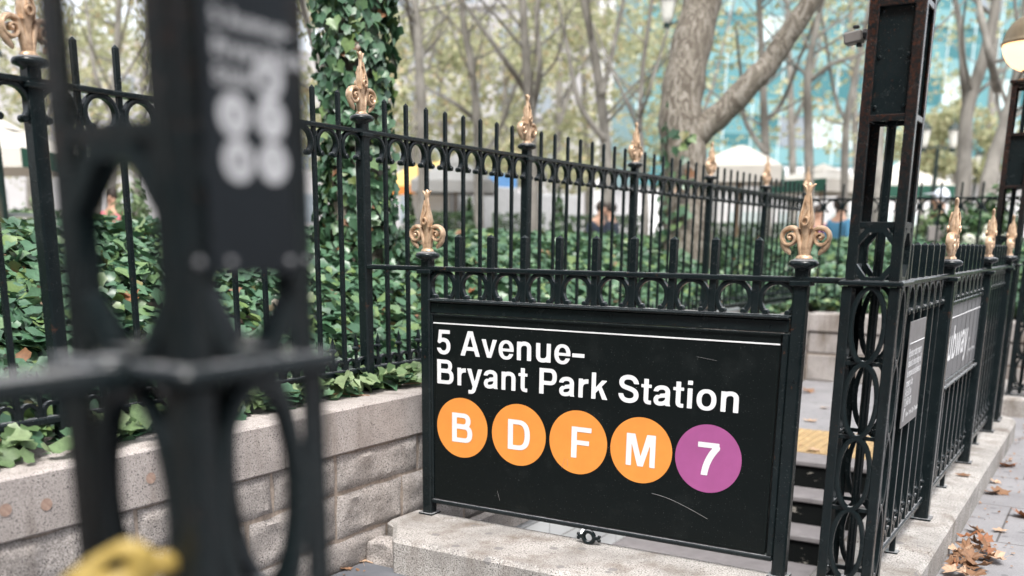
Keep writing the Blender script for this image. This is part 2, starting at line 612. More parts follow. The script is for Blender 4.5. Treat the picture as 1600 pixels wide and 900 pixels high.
def bez(*ps, n=8):
    """polyline through chained cubic beziers: p0, (c1,c2,p1), ..."""
    out = [Vector(ps[0])]
    i = 1
    while i < len(ps):
        if i + 2 < len(ps) + 0 and isinstance(ps[i], tuple) and ps[i] and isinstance(ps[i][0], tuple):
            pass
        a, c1, c2, b = out[-1], Vector(ps[i]), Vector(ps[i + 1]), Vector(ps[i + 2])
        for k in range(1, n + 1):
            q = k / n
            out.append(a * (1 - q) ** 3 + c1 * 3 * q * (1 - q) ** 2 + c2 * 3 * q * q * (1 - q) + b * q ** 3)
        i += 3
    return out


# ------------------------------------------------------------------ lettering: bold grotesque drawn from strokes
class G:
    """signed field on a grid, em units"""
    ST = 0.011
    X, Y = np.meshgrid(np.arange(-0.06, 0.94, ST), np.arange(-0.26, 0.80, ST), indexing='ij')


def g_rect(x0, y0, x1, y1):
    return np.maximum(np.maximum(x0 - G.X, G.X - x1), np.maximum(y0 - G.Y, G.Y - y1))


def g_ell(cx, cy, rx, ry, p=2.25):
    q = (np.abs((G.X - cx) / rx) ** p + np.abs((G.Y - cy) / ry) ** p) ** (1 / p)
    return (q - 1) * min(rx, ry)


def g_poly(pts):
    d = np.full(G.X.shape, 9.0)
    inside = np.zeros(G.X.shape, bool)
    n = len(pts)
    for i in range(n):
        (x0, y0), (x1, y1) = pts[i], pts[(i + 1) % n]
        ex, ey = x1 - x0, y1 - y0
        q = np.clip(((G.X - x0) * ex + (G.Y - y0) * ey) / (ex * ex + ey * ey), 0, 1)
        d = np.minimum(d, np.hypot(G.X - x0 - q * ex, G.Y - y0 - q * ey))
        c = ((y0 > G.Y) != (y1 > G.Y))
        with np.errstate(divide='ignore', invalid='ignore'):
            xx = x0 + (G.Y - y0) * ex / (ey if abs(ey) > 1e-12 else 1e-12)
        inside ^= c & (G.X < xx)
    return np.where(inside, -d, d)


def g_stroke(pts, a=0.075, b=0.062):
    k = a / b
    d = np.full(G.X.shape, 9.0)
    for (x0, y0), (x1, y1) in zip(pts[:-1], pts[1:]):
        ex, ey = x1 - x0, (y1 - y0) * k
        q = np.clip(((G.X - x0) * ex + (G.Y - y0) * k * ey) / max(ex * ex + ey * ey, 1e-12), 0, 1)
        d = np.minimum(d, np.hypot(G.X - x0 - q * ex, (G.Y - y0) * k - q * ey))
    return d - a


def U(*a):
    r = a[0]
    for q in a[1:]:
        r = np.minimum(r, q)
    return r


def SUB(a, *bs):
    for b in bs:
        a = np.maximum(a, -b)
    return a


def path2(start, *segs):
    pts = [start]
    for s in segs:
        if len(s) == 1:
            pts.append(s[0])
        else:
            x0, y0 = pts[-1]
            c1, c2, p = s
            for k in range(1, 11):
                q = k / 10
                pts.append(tuple((1 - q) ** 3 * o + 3 * q * (1 - q) ** 2 * e + 3 * q * q * (1 - q) * g + q ** 3 * h
                                 for o, e, g, h in zip((x0, y0), c1, c2, p)))
    return pts


def glyph_fields():
    R, S_, P_, E_ = g_rect, g_stroke, g_poly, g_ell
    q = {}
    base = R(-1, 0, 2, 2)
    q['o'] = (0.611, SUB(E_(.306, .262, .268, .277), E_(.306, .262, .122, .162)))
    q['e'] = (0.556, SUB(U(SUB(E_(.283, .262, .252, .277), E_(.283, .262, .112, .170)), R(.13, .215, .45, .305)),
                         R(.30, .165, .7, .215)))
    n_ = U(R(.068, 0, .212, .525), np.maximum(S_(path2((.14, .33), ((.15, .43), (.22, .474), (.32, .474)),
           ((.43, .474), (.468, .42), (.468, .33)), ((.468, -.1),)), .073, .062), base))
    q['n'] = (0.611, n_)
    q['u'] = (0.611, None)
    u_ = U(R(.399, 0, .543, .525), np.maximum(S_(path2((.471, .20), ((.46, .10), (.39, .052), (.29, .052)),
           ((.18, .052), (.141, .10), (.141, .19)), ((.141, .7),)), .073, .062), R(-1, -1, 2, .525)))
    q['u'] = (0.611, u_)
    q['r'] = (0.389, U(R(.068, 0, .212, .525), np.maximum(S_(path2((.14, .28), ((.15, .41), (.22, .462), (.40, .455))), .073, .066),
                                                      R(.06, .1, .375, .54))))
    q['a'] = (0.556, U(np.maximum(U(S_(path2((.098, .36), ((.11, .44), (.18, .477), (.275, .477)), ((.38, .477), (.425, .43), (.425, .36)),
                                     ((.425, .10),)), .072, .060),
                                    S_(path2((.425, .295), ((.36, .27), (.28, .27), (.21, .25)), ((.13, .23), (.105, .19), (.105, .145)),
                                             ((.105, .08), (.15, .052), (.21, .052)), ((.32, .052), (.425, .10), (.425, .21))), .070, .058)),
                                  SUB(R(-1, -.02, 2, 2), R(-.2, .28, .2, .358))),
                       P_([(.353, .10), (.497, .10), (.50, .05), (.525, .0), (.37, .0)])))
    q['t'] = (0.333, U(R(.087, .12, .230, .67), R(.012, .43, .315, .525),
                       np.maximum(S_(path2((.1585, .22), ((.1585, .14),)[0:1], ((.1585, .075), (.19, .052), (.26, .052)), ((.4, .056),)), .0715, .056),
                                  R(.0, -.02, .315, .3))))
    q['i'] = (0.278, U(R(.067, 0, .211, .525), R(.067, .60, .211, .72)))
    q['v'] = (0.556, P_([(.012, .525), (.168, .525), (.28, .165), (.390, .525), (.544, .525), (.354, 0), (.202, 0)]))
    q['y'] = (0.556, U(P_([(.012, .525), (.168, .525), (.283, .175), (.392, .525), (.544, .525), (.355, -.02), (.20, .02)]),
                       np.maximum(S_(path2((.285, .05), ((.265, -.09), (.24, -.152), (.15, -.152)), ((.0, -.15),)), .072, .058), R(.062, -.3, .6, .06))))
    q['k'] = (0.556, U(R(.068, 0, .210, .72), P_([(.20, .325), (.382, .525), (.552, .525), (.20, .155)]),
                       P_([(.262, .295), (.370, .375), (.568, 0), (.398, 0)])))
    q['b'] = (0.611, U(R(.066, 0, .206, .72), SUB(E_(.325, .262, .245, .275), E_(.315, .262, .105, .158))))
    q['w'] = (0.778, P_([(.005, .525), (.158, .525), (.235, .18), (.318, .525), (.460, .525), (.545, .18), (.622, .525), (.773, .525),
                         (.620, 0), (.476, 0), (.389, .345), (.302, 0), (.156, 0)]))
    q['A'] = (0.722, U(P_([(.02, 0), (.273, .72), (.449, .72), (.702, 0), (.540, 0), (.361, .545), (.182, 0)]), R(.20, .152, .52, .272)))
    st = R(.073, 0, .223, .72)
    lim = R(.073, 0, 2, .72)
    q['B'] = (0.722, U(st, np.maximum(S_(path2((.12, .66), ((.40, .66),), ((.51, .66), (.542, .60), (.542, .53)), ((.542, .45), (.49, .395), (.40, .395)),
                                            ((.12, .395),)), .074, .060), lim),
                       np.maximum(S_(path2((.12, .385), ((.43, .385),), ((.55, .385), (.592, .315), (.592, .225)), ((.592, .11), (.54, .06), (.43, .06)),
                                            ((.12, .06),)), .075, .060), lim)))
    q['P'] = (0.667, U(st, np.maximum(S_(path2((.12, .66), ((.41, .66),), ((.52, .66), (.558, .59), (.558, .485)), ((.558, .38), (.52, .315), (.41, .315)),
                                            ((.12, .315),)), .075, .060), lim)))
    q['D'] = (0.722, U(st, np.maximum(S_(path2((.12, .66), ((.36, .66),), ((.54, .66), (.60, .54), (.60, .36)), ((.60, .18), (.54, .06), (.36, .06)),
                                            ((.12, .06),)), .076, .060), lim)))
    q['F'] = (0.611, U(st, R(.073, .597, .582, .72), R(.073, .302, .53, .420)))
    q['M'] = (0.833, U(R(.070, 0, .207, .72), R(.626, 0, .763, .72), P_([(.125, .72), (.282, .72), (.486, 0), (.347, 0)]),
                       P_([(.551, .72), (.708, .72), (.486, 0), (.347, 0)])))
    q['7'] = (0.556, U(R(.045, .588, .518, .71), np.maximum(S_(path2((.46, .60), ((.33, .44), (.22, .25), (.205, -.1))), .077, .077), R(-1, 0, 1, .65))))
    q['5'] = (0.556, U(R(.125, .588, .500, .71), P_([(.108, .71), (.235, .71), (.197, .345), (.062, .345)]),
                       SUB(S_(path2((.13, .37), ((.17, .415), (.22, .418), (.28, .418)), ((.395, .418), (.446, .34), (.446, .24)),
                                    ((.446, .12), (.38, .05), (.27, .05)), ((.17, .05), (.12, .10), (.104, .20))), .074, .062), R(-.1, .185, .19, .30))))
    q['S'] = (0.667, SUB(S_(path2((.55, .47), ((.54, .60), (.45, .668), (.33, .668)), ((.2, .668), (.122, .61), (.122, .525)),
                                 ((.122, .42), (.22, .405), (.33, .378)), ((.46, .345), (.548, .31), (.548, .20)),
                                 ((.548, .1), (.45, .05), (.335, .05)), ((.19, .05), (.112, .12), (.105, .26))), .076, .066),
                         R(.44, .42, .8, .495), R(-.1, .235, .20, .335)))
    q['-'] = (0.40, R(.02, .20, .40, .315))
    q[' '] = (0.278, None)
    return q


GF = glyph_fields()
GM = {}


def glyph_poly(ch):
    """clipped-cell polygons of a glyph (rows of full cells merged)"""
    if ch in GM:
        return GM[ch]
    f = GF[ch][1]
    polys = []
    if f is not None:
        f = f + 0.006
        X, Y, st = G.X, G.Y, G.ST
        ins = f < 0
        nx, ny = f.shape
        full = ins[:-1, :-1] & ins[1:, :-1] & ins[1:, 1:] & ins[:-1, 1:]
        some = (ins[:-1, :-1] | ins[1:, :-1] | ins[1:, 1:] | ins[:-1, 1:]) & ~full
        for i in range(nx - 1):
            j = 0
            while j < ny - 1:
                if full[i, j]:
                    k = j
                    while k < ny - 1 and full[i, k]:
                        k += 1
                    polys.append([(X[i, j], Y[i, j]), (X[i + 1, j], Y[i, j]), (X[i + 1, j], Y[i, k]), (X[i, j], Y[i, k])])
                    j = k
                else:
                    if some[i, j]:
                        cs = [(i, j), (i + 1, j), (i + 1, j + 1), (i, j + 1)]
                        p = []
                        for a in range(4):
                            c0, c1 = cs[a], cs[(a + 1) % 4]
                            f0, f1 = f[c0], f[c1]
                            if f0 < 0:
                                p.append((X[c0], Y[c0]))
                            if (f0 < 0) != (f1 < 0):
                                q = f0 / (f0 - f1)
                                p.append((X[c0] + q * (X[c1] - X[c0]), Y[c0] + q * (Y[c1] - Y[c0])))
                        if len(p) >= 3:
                            polys.append(p)
                    j += 1
    GM[ch] = polys
    return polys


def lettering(text, em, x0=0.0, z0=0.0, track=0.0):
    """text as a sheet in the local XZ plane facing -Y, starting at (x0, z0)"""
    m = MB()
    x = x0
    for ch in text:
        for p in glyph_poly(ch):
            m.add([(x + a * em, 0, z0 + b * em) for a, b in p], [tuple(range(len(p)))])
        x += (GF[ch][0] + track) * em
    return m, x


def small_text(lines, size, lead, offset=0.0):
    """small print from the built-in font, as a mesh in XZ facing -Y"""
    m = MB()
    for i, s in enumerate(lines):
        if not s:
            continue
        cu = bpy.data.curves.new("print", 'FONT')
        cu.body = s
        cu.size = size
        cu.offset = offset
        o = bpy.data.objects.new("print", cu)
        COL.objects.link(o)
        bpy.context.view_layer.update()
        me = bpy.data.meshes.new_from_object(o.evaluated_get(bpy.context.evaluated_depsgraph_get()))
        m.add([(v.co.x, 0, v.co.y - i * lead) for v in me.vertices], [tuple(p.vertices) for p in me.polygons])
        bpy.data.objects.remove(o)
        bpy.data.curves.remove(cu)
        bpy.data.meshes.remove(me)
    return m


def flat(m, name, mat):
    me = bpy.data.meshes.new(name)
    me.from_pydata(m.v, [], m.f)
    me.materials.append(mat)
    return me


def disc(r, c=(0, 0), n=64, y=0.0):
    return MB().add([(c[0] + r * math.cos(2 * PI * i / n), y, c[1] + r * math.sin(2 * PI * i / n)) for i in range(n)], [tuple(range(n))])


# ================================================================== SETTING
PZ = -0.155         # pavement level
TZ = 0.15           # park terrace level
g = MB()
for x0, x1, y0, y1 in ((-0.07, 3.0, -40, -0.38), (2.07, 3.0, -0.38, 40), (3.0, 250, -40, 40), (-0.07, 2.07, 3.14, 6.78), (0.2, 2.07, 6.78, 7.0)):
    g.add([(x0, y0, PZ), (x1, y0, PZ), (x1, y1, PZ), (x0, y1, PZ)], [(0, 1, 2, 3)])
struct('pavement', g, MAT['pave'])
g = MB()
g.add([(-0.06, -2.35, PZ + .004), (1.95, -2.35, PZ + .004), (1.95, -0.36, PZ + .004), (-0.06, -0.36, PZ + .004)], [(0, 1, 2, 3)])
struct('bluestone_pavement', g, MAT['bluestone'])
g = MB()
for x0, x1, y0, y1 in ((-300, -7.0, -300, 300), (-7.0, 300, 11.5, 300)):
    g.add([(x0, y0, TZ), (x1, y0, TZ), (x1, y1, TZ), (x0, y1, TZ)], [(0, 1, 2, 3)])
struct('park_terrace', g, MAT['gravel'])


def mound(x, y):
    d = max(-0.16 - x, y - 6.95)
    if d < 0:
        return 0.5
    s = min(1, d / 2.3)
    z = 0.50 + 0.63 * (s * s * (3 - 2 * s))
    far = max(-5.6 - x, y - 10.2, 0)
    z -= 1.1 * min(1, max(0, far) / 1.3)
    return z + 0.035 * noise.noise((x * 1.3, y * 1.3, 3.1))


g = MB()
NX, NY = 76, 170
xs = [-7.3 + i * (11.3 / NX) for i in range(NX + 1)]
ys = [-6 + j * (18 / NY) for j in range(NY + 1)]
gi = {}
for i, x in enumerate(xs):
    for j, y in enumerate(ys):
        gi[(i, j)] = len(g.v)
        g.v.append((x, y, mound(x, y)))
for i in range(NX):
    for j in range(NY):
        cx, cy = (xs[i] + xs[i + 1]) / 2, (ys[j] + ys[j + 1]) / 2
        if cx < -0.20 or cy > 7.0:
            g.f.append((gi[(i, j)], gi[(i + 1, j)], gi[(i + 1, j + 1)], gi[(i, j + 1)]))
struct('planting_bed', g, MAT['soil'], True)

# kerb (granite) round the stairwell: L-shaped ring with a chamfered front-left corner
def prism(outline, z0, z1, ch=0.012):
    n = len(outline)
    m = MB()
    cxx = sum(p[0] for p in outline) / n
    # inset by simple offset along vertex bisectors
    ins = []
    for i in range(n):
        a, b, c = Vector(outline[i - 1]), Vector(outline[i]), Vector(outline[(i + 1) % n])
        d1, d2 = (b - a).normalized(), (c - b).normalized()
        n1, n2 = Vector((-d1.y, d1.x)), Vector((-d2.y, d2.x))
        bi = (n1 + n2)
        bi = bi / max(bi.dot(n1), 0.3)
        ins.append(b + bi * ch)
    vs = [(p[0], p[1], z0) for p in outline] + [(p[0], p[1], z1 - ch) for p in outline] + [(p.x, p.y, z1) for p in ins]
    fs = []
    for k in (0, 1):
        for i in range(n):
            j = (i + 1) % n
            fs.append((k * n + i, k * n + j, (k + 1) * n + j, (k + 1) * n + i))
    fs.append(tuple(2 * n + i for i in range(n)))
    return m.add(vs, fs)


kb = MB()
kb.merge(prism([(0.135, -0.405), (2.0, -0.41), (2.065, -0.385), (2.085, -0.32), (2.085, 0.62), (1.72, 0.62), (1.72, 0.038), (-0.065, 0.038), (-0.065, -0.19), (0.0, -0.23), (0.09, -0.355)], PZ - 0.1, 0.0, 0.018))
for y0, y1 in ((0.626, 2.2), (2.206, 3.7)):
    kb.merge(prism([(1.72, y0), (2.085, y0), (2.085, y1), (1.72, y1)], PZ - 0.1, 0.0, 0.016))
kb.merge(prism([(1.72, 3.706), (2.085, 3.706), (2.085, 4.36), (2.05, 4.47), (1.97, 4.52), (1.72, 4.52)], PZ - 0.1, 0.0, 0.016))
bmk = kb.mesh('granite_kerb', MAT['kerb'])
tag(ob('granite_kerb', bmk), kind='structure')
# second kerb: under the near entrance
kb = prism([(1.62, -8.0), (2.02, -8.0), (2.02, -2.70), (1.95, -2.62), (1.62, -2.62)], PZ - 0.1, 0.0, 0.016)
tag(ob('entrance_kerb', kb.mesh('entrance_kerb', MAT['kerb'])), kind='structure')
# kerb under the far gate pier
kb = prism([(1.66, 5.50), (2.15, 5.50), (2.15, 6.9), (1.66, 6.9)], PZ - 0.1, 0.0, 0.016)
tag(ob('gate_kerb', kb.mesh('gate_kerb', MAT['kerb'])), kind='structure')

# broken filler stone in the corner between wall and kerb
fl = MB().cbox(-0.056, 0.10, -0.36, -0.236, PZ - .05, -0.045, 0.03)

# stairs down to the station
RISE, RUN, Y0S = 0.176, 0.262, 2.85
tr, ri = MB(), MB()
for k in range(13):
    z = PZ - RISE * (k + 1)
    y1 = Y0S - RUN * k
    ri.add([(0.0, y1 - .012, z), (1.72, y1 - .012, z), (1.72, y1 - .012, z + RISE - .035), (0, y1 - .012, z + RISE - .035)], [(0, 1, 2, 3)])
    tr.cbox(0.0, 1.72, y1 - RUN - 0.03, y1 - .011, z - .035, z, 0.006)
tr.cbox(0.0, 1.72, Y0S - .03, Y0S + 0.29, PZ - 0.035, PZ - .001, 0.006)
steps = struct('steps', tr, MAT['tread'])
struct('step_risers', ri, MAT['riser'])
tc = MB().box(0.0, 1.72, Y0S + 0.24, 3.95, PZ - .05, PZ + .005)
for i in range(27):
    for j in range(13):
        cx, cy = 0.04 + i * 0.0635, Y0S + 0.285 + j * 0.0635
        tc.lathe([(0.019, 0), (0.015, 0.008), (0.0001, 0.011)], 8, (cx, cy, PZ + .005))
struct('tactile_paving', tc, MAT['tactile'])
sw = MB()
sw.add([(0, 0.038, -3), (0, 2.95, -3), (0, 2.95, -.26), (0, .038, -.26)], [(0, 1, 2, 3)])
struct('stairwell_tile_wall', sw, MAT['tile'])
sw = MB()
sw.box(-0.05, 0.012, 0.039, 3.2, -.262, PZ + .01)
sw.add([(0, .036, -3), (1.72, .036, -3), (1.72, .036, -.2), (0, .036, -.2)], [(0, 1, 2, 3)])
sw.add([(1.722, .04, -3), (1.722, 2.95, -3), (1.722, 2.95, -.2), (1.722, .04, -.2)], [(0, 1, 2, 3)])
struct('stairwell_stone', sw, MAT['rock'])

# ------------------------------------------------------------------ park walls
def rock_block(m, y0, y1, z0, z1, xf, seed, amp=0.014):
    ny = max(6, int((y1 - y0) / 0.022))
    nz = max(5, int((z1 - z0) / 0.022))
    idx = {}
    o = len(m.v)
    for i in range(ny + 1):
        for j in range(nz + 1):
            a, b = i / ny, j / nz
            e = min(a, 1 - a) * (y1 - y0), min(b, 1 - b) * (z1 - z0)
            edge = min(1, min(e) / 0.011)
            y, z = y0 + (y1 - y0) * a, z0 + (z1 - z0) * b
            h = 0.45 + 0.8 * noise.noise((y * 8 + seed, z * 9, seed * 1.7)) + 0.55 * noise.noise((y * 21, z * 21 + seed, 4)) + 0.35 * noise.noise((y * 45, z * 45, seed))
            wy = 0.010 * noise.noise((z * 9, seed, i * 0.0)) * (1 if i in (0, ny) else 0)
            wz = 0.009 * noise.noise((y * 9, seed, 2)) * (1 if j in (0, nz) else 0)
            idx[(i, j)] = len(m.v)
            m.v.append((xf - 0.012 + edge ** 0.6 * (0.007 + amp * h), y + wy, z + wz))
    for i in range(ny):
        for j in range(nz):
            m.f.append((idx[(i, j)], idx[(i + 1, j)], idx[(i + 1, j + 1)], idx[(i, j + 1)]))
    # returns
    for side in ([(i, 0) for i in range(ny + 1)], [(i, nz) for i in range(ny + 1)], [(0, j) for j in range(nz + 1)], [(ny, j) for j in range(nz + 1)]):
        for a, b in zip(side[:-1], side[1:]):
            pa, pb = m.v[idx[a]], m.v[idx[b]]
            n0 = len(m.v)
            m.v += [(xf - 0.05, pa[1], pa[2]), (xf - 0.05, pb[1], pb[2])]
            m.f.append((idx[a], idx[b], n0 + 1, n0))


def stone_wall(length, courses, cap_z0, cap_z1, seed, cap_len):
    """wall along local +Y from 0; face at x = 0, body behind (-x)"""
    rnd = random.Random(seed)
    body, mort, cap = MB(), MB(), MB()
    for ci, (z0, z1) in enumerate(courses):
        y = -rnd.uniform(0.1, 0.4)
        while y < length:
            L = rnd.uniform(0.34, 0.72)
            a, b = max(0, y), min(length, y + L)
            if b - a > 0.05:
                rock_block(body, a + .009, b - .009, z0 + .008, z1 - .008, 0.0, rnd.uniform(0, 90), 0.0125)
            y += L
    mort.box(-0.5, -0.014, 0, length, PZ - .1, cap_z0 - .003)
    y = -.55
    while y < length - 0.02:
        L = min(cap_len * rnd.uniform(0.9, 1.1), length - y)
        dx = rnd.uniform(-.003, .003)
        cap.cbox(-0.46, 0.008 + dx, y + .0025, y + L - .0025, cap_z0 + rnd.uniform(0, .003), cap_z1 + rnd.uniform(-.003, .003), 0.007)
        y += L
    return body, mort, cap


COURSES = [(0.180, 0.348), (-0.020, 0.180), (-0.165, -0.020)]
w1 = thing('stone_wall', 'rock-faced granite retaining wall with smooth pinkish coping under the tall ivy-backed fence', 'wall', (-0.065, -6.0, 0))
b_, m_, c_ = stone_wall(12.75, COURSES, 0.348, 0.538, 3, 1.42)
ob('masonry', b_.mesh('masonry', MAT['rock'], True, 40), w1)
ob('mortar_bed', m_.mesh('mortar_bed', MAT['mortar']), w1)
cp = ob('coping', c_.mesh('coping', MAT['coping']), w1)
for px, py in ((8, 797), (72, 788), (235, 747)):
    p = on(px, py, 0, -0.055) - Vector((-0.065, -6.0, 0))
    md = MB().add([(0, 0.019 * math.cos(a * PI / 10), 0.019 * math.sin(a * PI / 10)) for a in range(20)], [tuple(range(20))])
    ob('plug', md.mesh('plug', MAT['plug']), cp, (0.0125, p.y, p.z))
_me = MB().box(-0.056, 0.105, -0.35, -0.236, PZ - .05, -0.055).mesh('corner_stone', MAT['rock'], True)
_bm = bmesh.new()
_bm.from_mesh(_me)
bmesh.ops.subdivide_edges(_bm, edges=_bm.edges, cuts=9, use_grid_fill=True)
for _vv in _bm.verts:
    _c = Vector((0.0, -.29, -.13))
    _d = (_vv.co - _c)
    _q = max(abs(_d.x) / .08, abs(_d.y) / .06, abs(_d.z) / .08)
    _vv.co = _c + _d * (1 - .16 * max(0, (_d.length / .11) - .75)) + Vector((noise.noise(_vv.co * 14), noise.noise(_vv.co * 14 + Vector((5, 0, 0))), noise.noise(_vv.co * 11 + Vector((0, 7, 0))))) * .016 + _d.normalized() * .006 * noise.noise(_vv.co * 55)
_bm.to_mesh(_me)
_bm.free()
fill = tag(ob('corner_stone', _me), 'broken dark filler stone wedged between the wall foot and the kerb end', 'stone')

w2 = thing('stone_wall', 'pale smooth stone wall across the far end of the landing', 'wall', (-0.08, 6.80, 0), -PI / 2)
b2, m2, c2 = MB(), MB(), MB()
rnd = random.Random(5)
for z0, z1 in ((0.12, 0.345), (-0.165, 0.12)):
    y = 0
    while y < 6:
        L = rnd.uniform(0.5, 0.9)
        b2.cbox(-0.06, rnd.uniform(-.008, .004), y + .007, y + L - .007, z0 + .007, z1 - .007, 0.012)
        y += L
m2.box(-0.45, -0.012, 0, 6, PZ - .1, 0.343)
y = 0
while y < 6:
    c2.cbox(-0.42, 0.02, y + .003, y + 1.2 - .003, 0.348, 0.532, 0.01)
    y += 1.2
# mirror so that the face looks towards -Y (local +x -> world -y)
for nm, mm, mt in (('masonry', b2, 'farwall'), ('mortar_bed', m2, 'mortar'), ('coping', c2, 'farwall')):
    ob(nm, mm.mesh(nm, MAT[mt]), w2)


# ------------------------------------------------------------------ ironwork
def finial_mesh():
    m = MB()
    # bud with flared tip (lathe, flattened), height from z=0
    prof = [(0.016, 0.0), (0.019, 0.03), (0.015, 0.06), (0.017, 0.085), (0.023, 0.105), (0.0265, 0.125), (0.0245, 0.145), (0.0175, 0.168),
            (0.0125, 0.19), (0.0095, 0.21), (0.0105, 0.226), (0.010, 0.240), (0.007, 0.252), (0.0001, 0.256)]
    m.lathe(prof, 16, ry=0.78)
    for s in (-1, 1):
        # scroll: rises from the base, turns out and rolls in
        ctr = (s * 0.053, 0.070)
        path, sc = [], []
        up = [(0.010, 0.0), (0.013, 0.025), (0.018, 0.050), (0.024, 0.072), (0.032, 0.092)]
        for i, (x, z) in enumerate(up):
            path.append((s * x, 0, z))
            sc.append((0.0085 + i * 0.0008, 0.015))
        th0 = math.radians(132)
        turns = 22
        for i in range(turns + 1):
            q = i / turns
            th = th0 - q * math.radians(500)
            r = 0.0315 * (1 - q) ** 0.8 + 0.004
            path.append((ctr[0] + s * r * math.cos(th), 0, ctr[1] + r * math.sin(th)))
            sc.append((0.0098 - 0.0055 * q, 0.0165 + 0.004 * q))
        sec = [(math.cos(2 * PI * i / 10), math.sin(2 * PI * i / 10)) for i in range(10)]
        m.sweep(path, sec, (0, 1, 0), False, sc)
        m.ball((ctr[0], 0, ctr[1]), 0.009, 8, (1, 2.3, 1))
        # drooping tail under the roll
        tl = [(s * 0.078, 0, 0.062), (s * 0.074, 0, 0.044), (s * 0.064, 0, 0.030), (s * 0.053, 0, 0.020), (s * 0.050, 0, 0.012)]
        m.sweep(tl, sec, (0, 1, 0), False, [(0.010, 0.014), (0.012, 0.013), (0.011, 0.011), (0.008, 0.008), (0.003, 0.003)])
        # acanthus edge climbing the bud and the flared lip
        lf = [(s * 0.017, -0.012, 0.10), (s * 0.0215, -0.011, 0.135), (s * 0.014, -0.008, 0.175), (s * 0.009, -0.005, 0.212)]
        m.sweep(lf, sec, (0, 1, 0), False, [(0.004, 0.010), (0.0055, 0.011), (0.004, 0.008), (0.0025, 0.005)])
        lip = [(s * 0.004, 0, 0.222), (s * 0.010, 0, 0.238), (s * 0.019, 0, 0.247), (s * 0.023, 0, 0.2475)]
        m.sweep(lip, sec, (0, 1, 0), False, [(0.006, 0.008), (0.005, 0.008), (0.004, 0.006), (0.002, 0.003)])
    # little curl on both faces of the bud, and a collar
    for s in (-1, 1):
        ring = [(0.0 + 0.0105 * math.cos(a * 2 * PI / 14), s * 0.0235, 0.125 + 0.0125 * math.sin(a * 2 * PI / 14)) for a in range(14)]
        m.sweep(ring, [(0.0042 * math.cos(k * PI / 3), 0.0055 * math.sin(k * PI / 3)) for k in range(6)], (0, 1, 0), True)
        st = [(0.004 * s, s * 0.020, 0.142), (-0.006 * s, s * 0.019, 0.168), (0.003 * s, s * 0.014, 0.195)]
        m.sweep(st, [(0.004 * math.cos(k * PI / 3), 0.005 * math.sin(k * PI / 3)) for k in range(6)], (0, 1, 0), False)
    m.lathe([(0.030, -0.004), (0.030, 0.004), (0.024, 0.010), (0.018, 0.012)], 16, ry=0.8)
    me = m.mesh('finial', MAT['gold'], True, 50)
    return me


def cap_mesh(r=0.052):
    m = MB()
    m.bar((0, 0, -0.002), (0, 0, 0.030), 0.046, 0.046, 0.005)
    m.lathe([(0.024, 0.022), (0.030, 0.030), (r * .93, 0.037), (r, 0.043), (r, 0.049), (r * .92, 0.056), (0.036, 0.061), (0.030, 0.064)], 20)
    return m.mesh('cap', MAT['iron'], True, 40)


def arch_mesh(gap, top, bottom, mat='iron'):
    """horseshoe between two pickets; centred on x=0"""
    m = MB()
    R = gap / 2 - 0.0175
    h = top - bottom
    rz = (h - 0.016) / (1 + math.sin(math.radians(42)))
    zc = top - rz - 0.006
    pts = []
    for i in range(25):
        a = math.radians(-42 + 264 * i / 24)
        pts.append((R * math.cos(a), 0, zc + rz * math.sin(a)))
    zb = pts[0][2]
    sec = [(-.0085, -.010), (-.003, -.0125), (.003, -.0125), (.0085, -.010), (.0085, .010), (.003, .0125), (-.003, .0125), (-.0085, .010)]
    m.sweep(pts, sec, (0, 1, 0), False)
    for s in (-1, 1):
        cx = s * (R * math.cos(math.radians(42)) - 0.007)
        m.lathe([(0.0001, -.0155), (0.009, -.0155), (0.0118, -.011), (0.0118, .011), (0.009, .0155), (0.0001, .0155)], 12)
        n0 = len(m.v) - 12 * 6
        for i in range(n0, len(m.v)):
            x, y, z = m.v[i]
            m.v[i] = (cx + x, z, zb - 0.004 + y)
        m.bar((s * gap * .5, 0, zc - rz * .25), (s * (R - .006), 0, zc - rz * .25), 0.014, 0.016)
    return m.mesh('scroll_arch', MAT[mat], True, 40)


def spear_mesh(gap, h):
    """short spear with two small hoops on the lower rail"""
    m = MB()
    m.bar((0, 0, 0), (0, 0, h - 0.055), 0.012, 0.012, 0.002)
    m.lathe([(0.006, h - .075), (0.018, h - .066), (0.018, h - .060), (0.010, h - .052), (0.012, h - .046), (0.005, h - .018), (0.0005, h)], 8)
    r = gap / 4 - .010
    for s in (-1, 1):
        cx = s * gap / 4
        pts = [(cx + r * math.cos(PI * i / 8), 0, .022 + r * math.sin(PI * i / 8)) for i in range(9)]
        pts = [(cx + r, 0, 0)] + pts + [(cx - r, 0, 0)]
        m.sweep(pts, [(-.006, -.008), (.006, -.008), (.006, .008), (-.006, .008)], (0, 1, 0))
    return m.mesh('spear', MAT['iron'])


def add_post(root, x, z0, z_rail, w, parts=True, foot=True, finial_rot=0.0):
    m = MB().bar((0, 0, z0), (0, 0, z_rail - .012), w, w, w * .13)
    if foot:
        m.bar((0, 0, z0 + .001), (0, 0, z0 + .008), w * 1.5, w * 1.5, .003)
    m.cbox(-w * .72, w * .72, -w * .72, w * .72, z_rail - .030, z_rail - .012, .003)
    p = ob('post', shared(('post', round(z0, 3), round(z_rail, 3), w, foot), lambda: m.mesh('post', MAT['iron'])), root, (x, 0, 0))
    ob('cap', shared('cap', cap_mesh), p, (0, 0, z_rail))
    f = ob('finial', shared('finial', finial_mesh), p, (0, 0, z_rail + 0.064), (0, 0, finial_rot))
    return p


def picket_mesh(z0, z1, w):
    return MB().bar((0, 0, z0), (0, 0, z1 - .012), w, w, .002, tip=.012).mesh('picket', MAT['iron'])


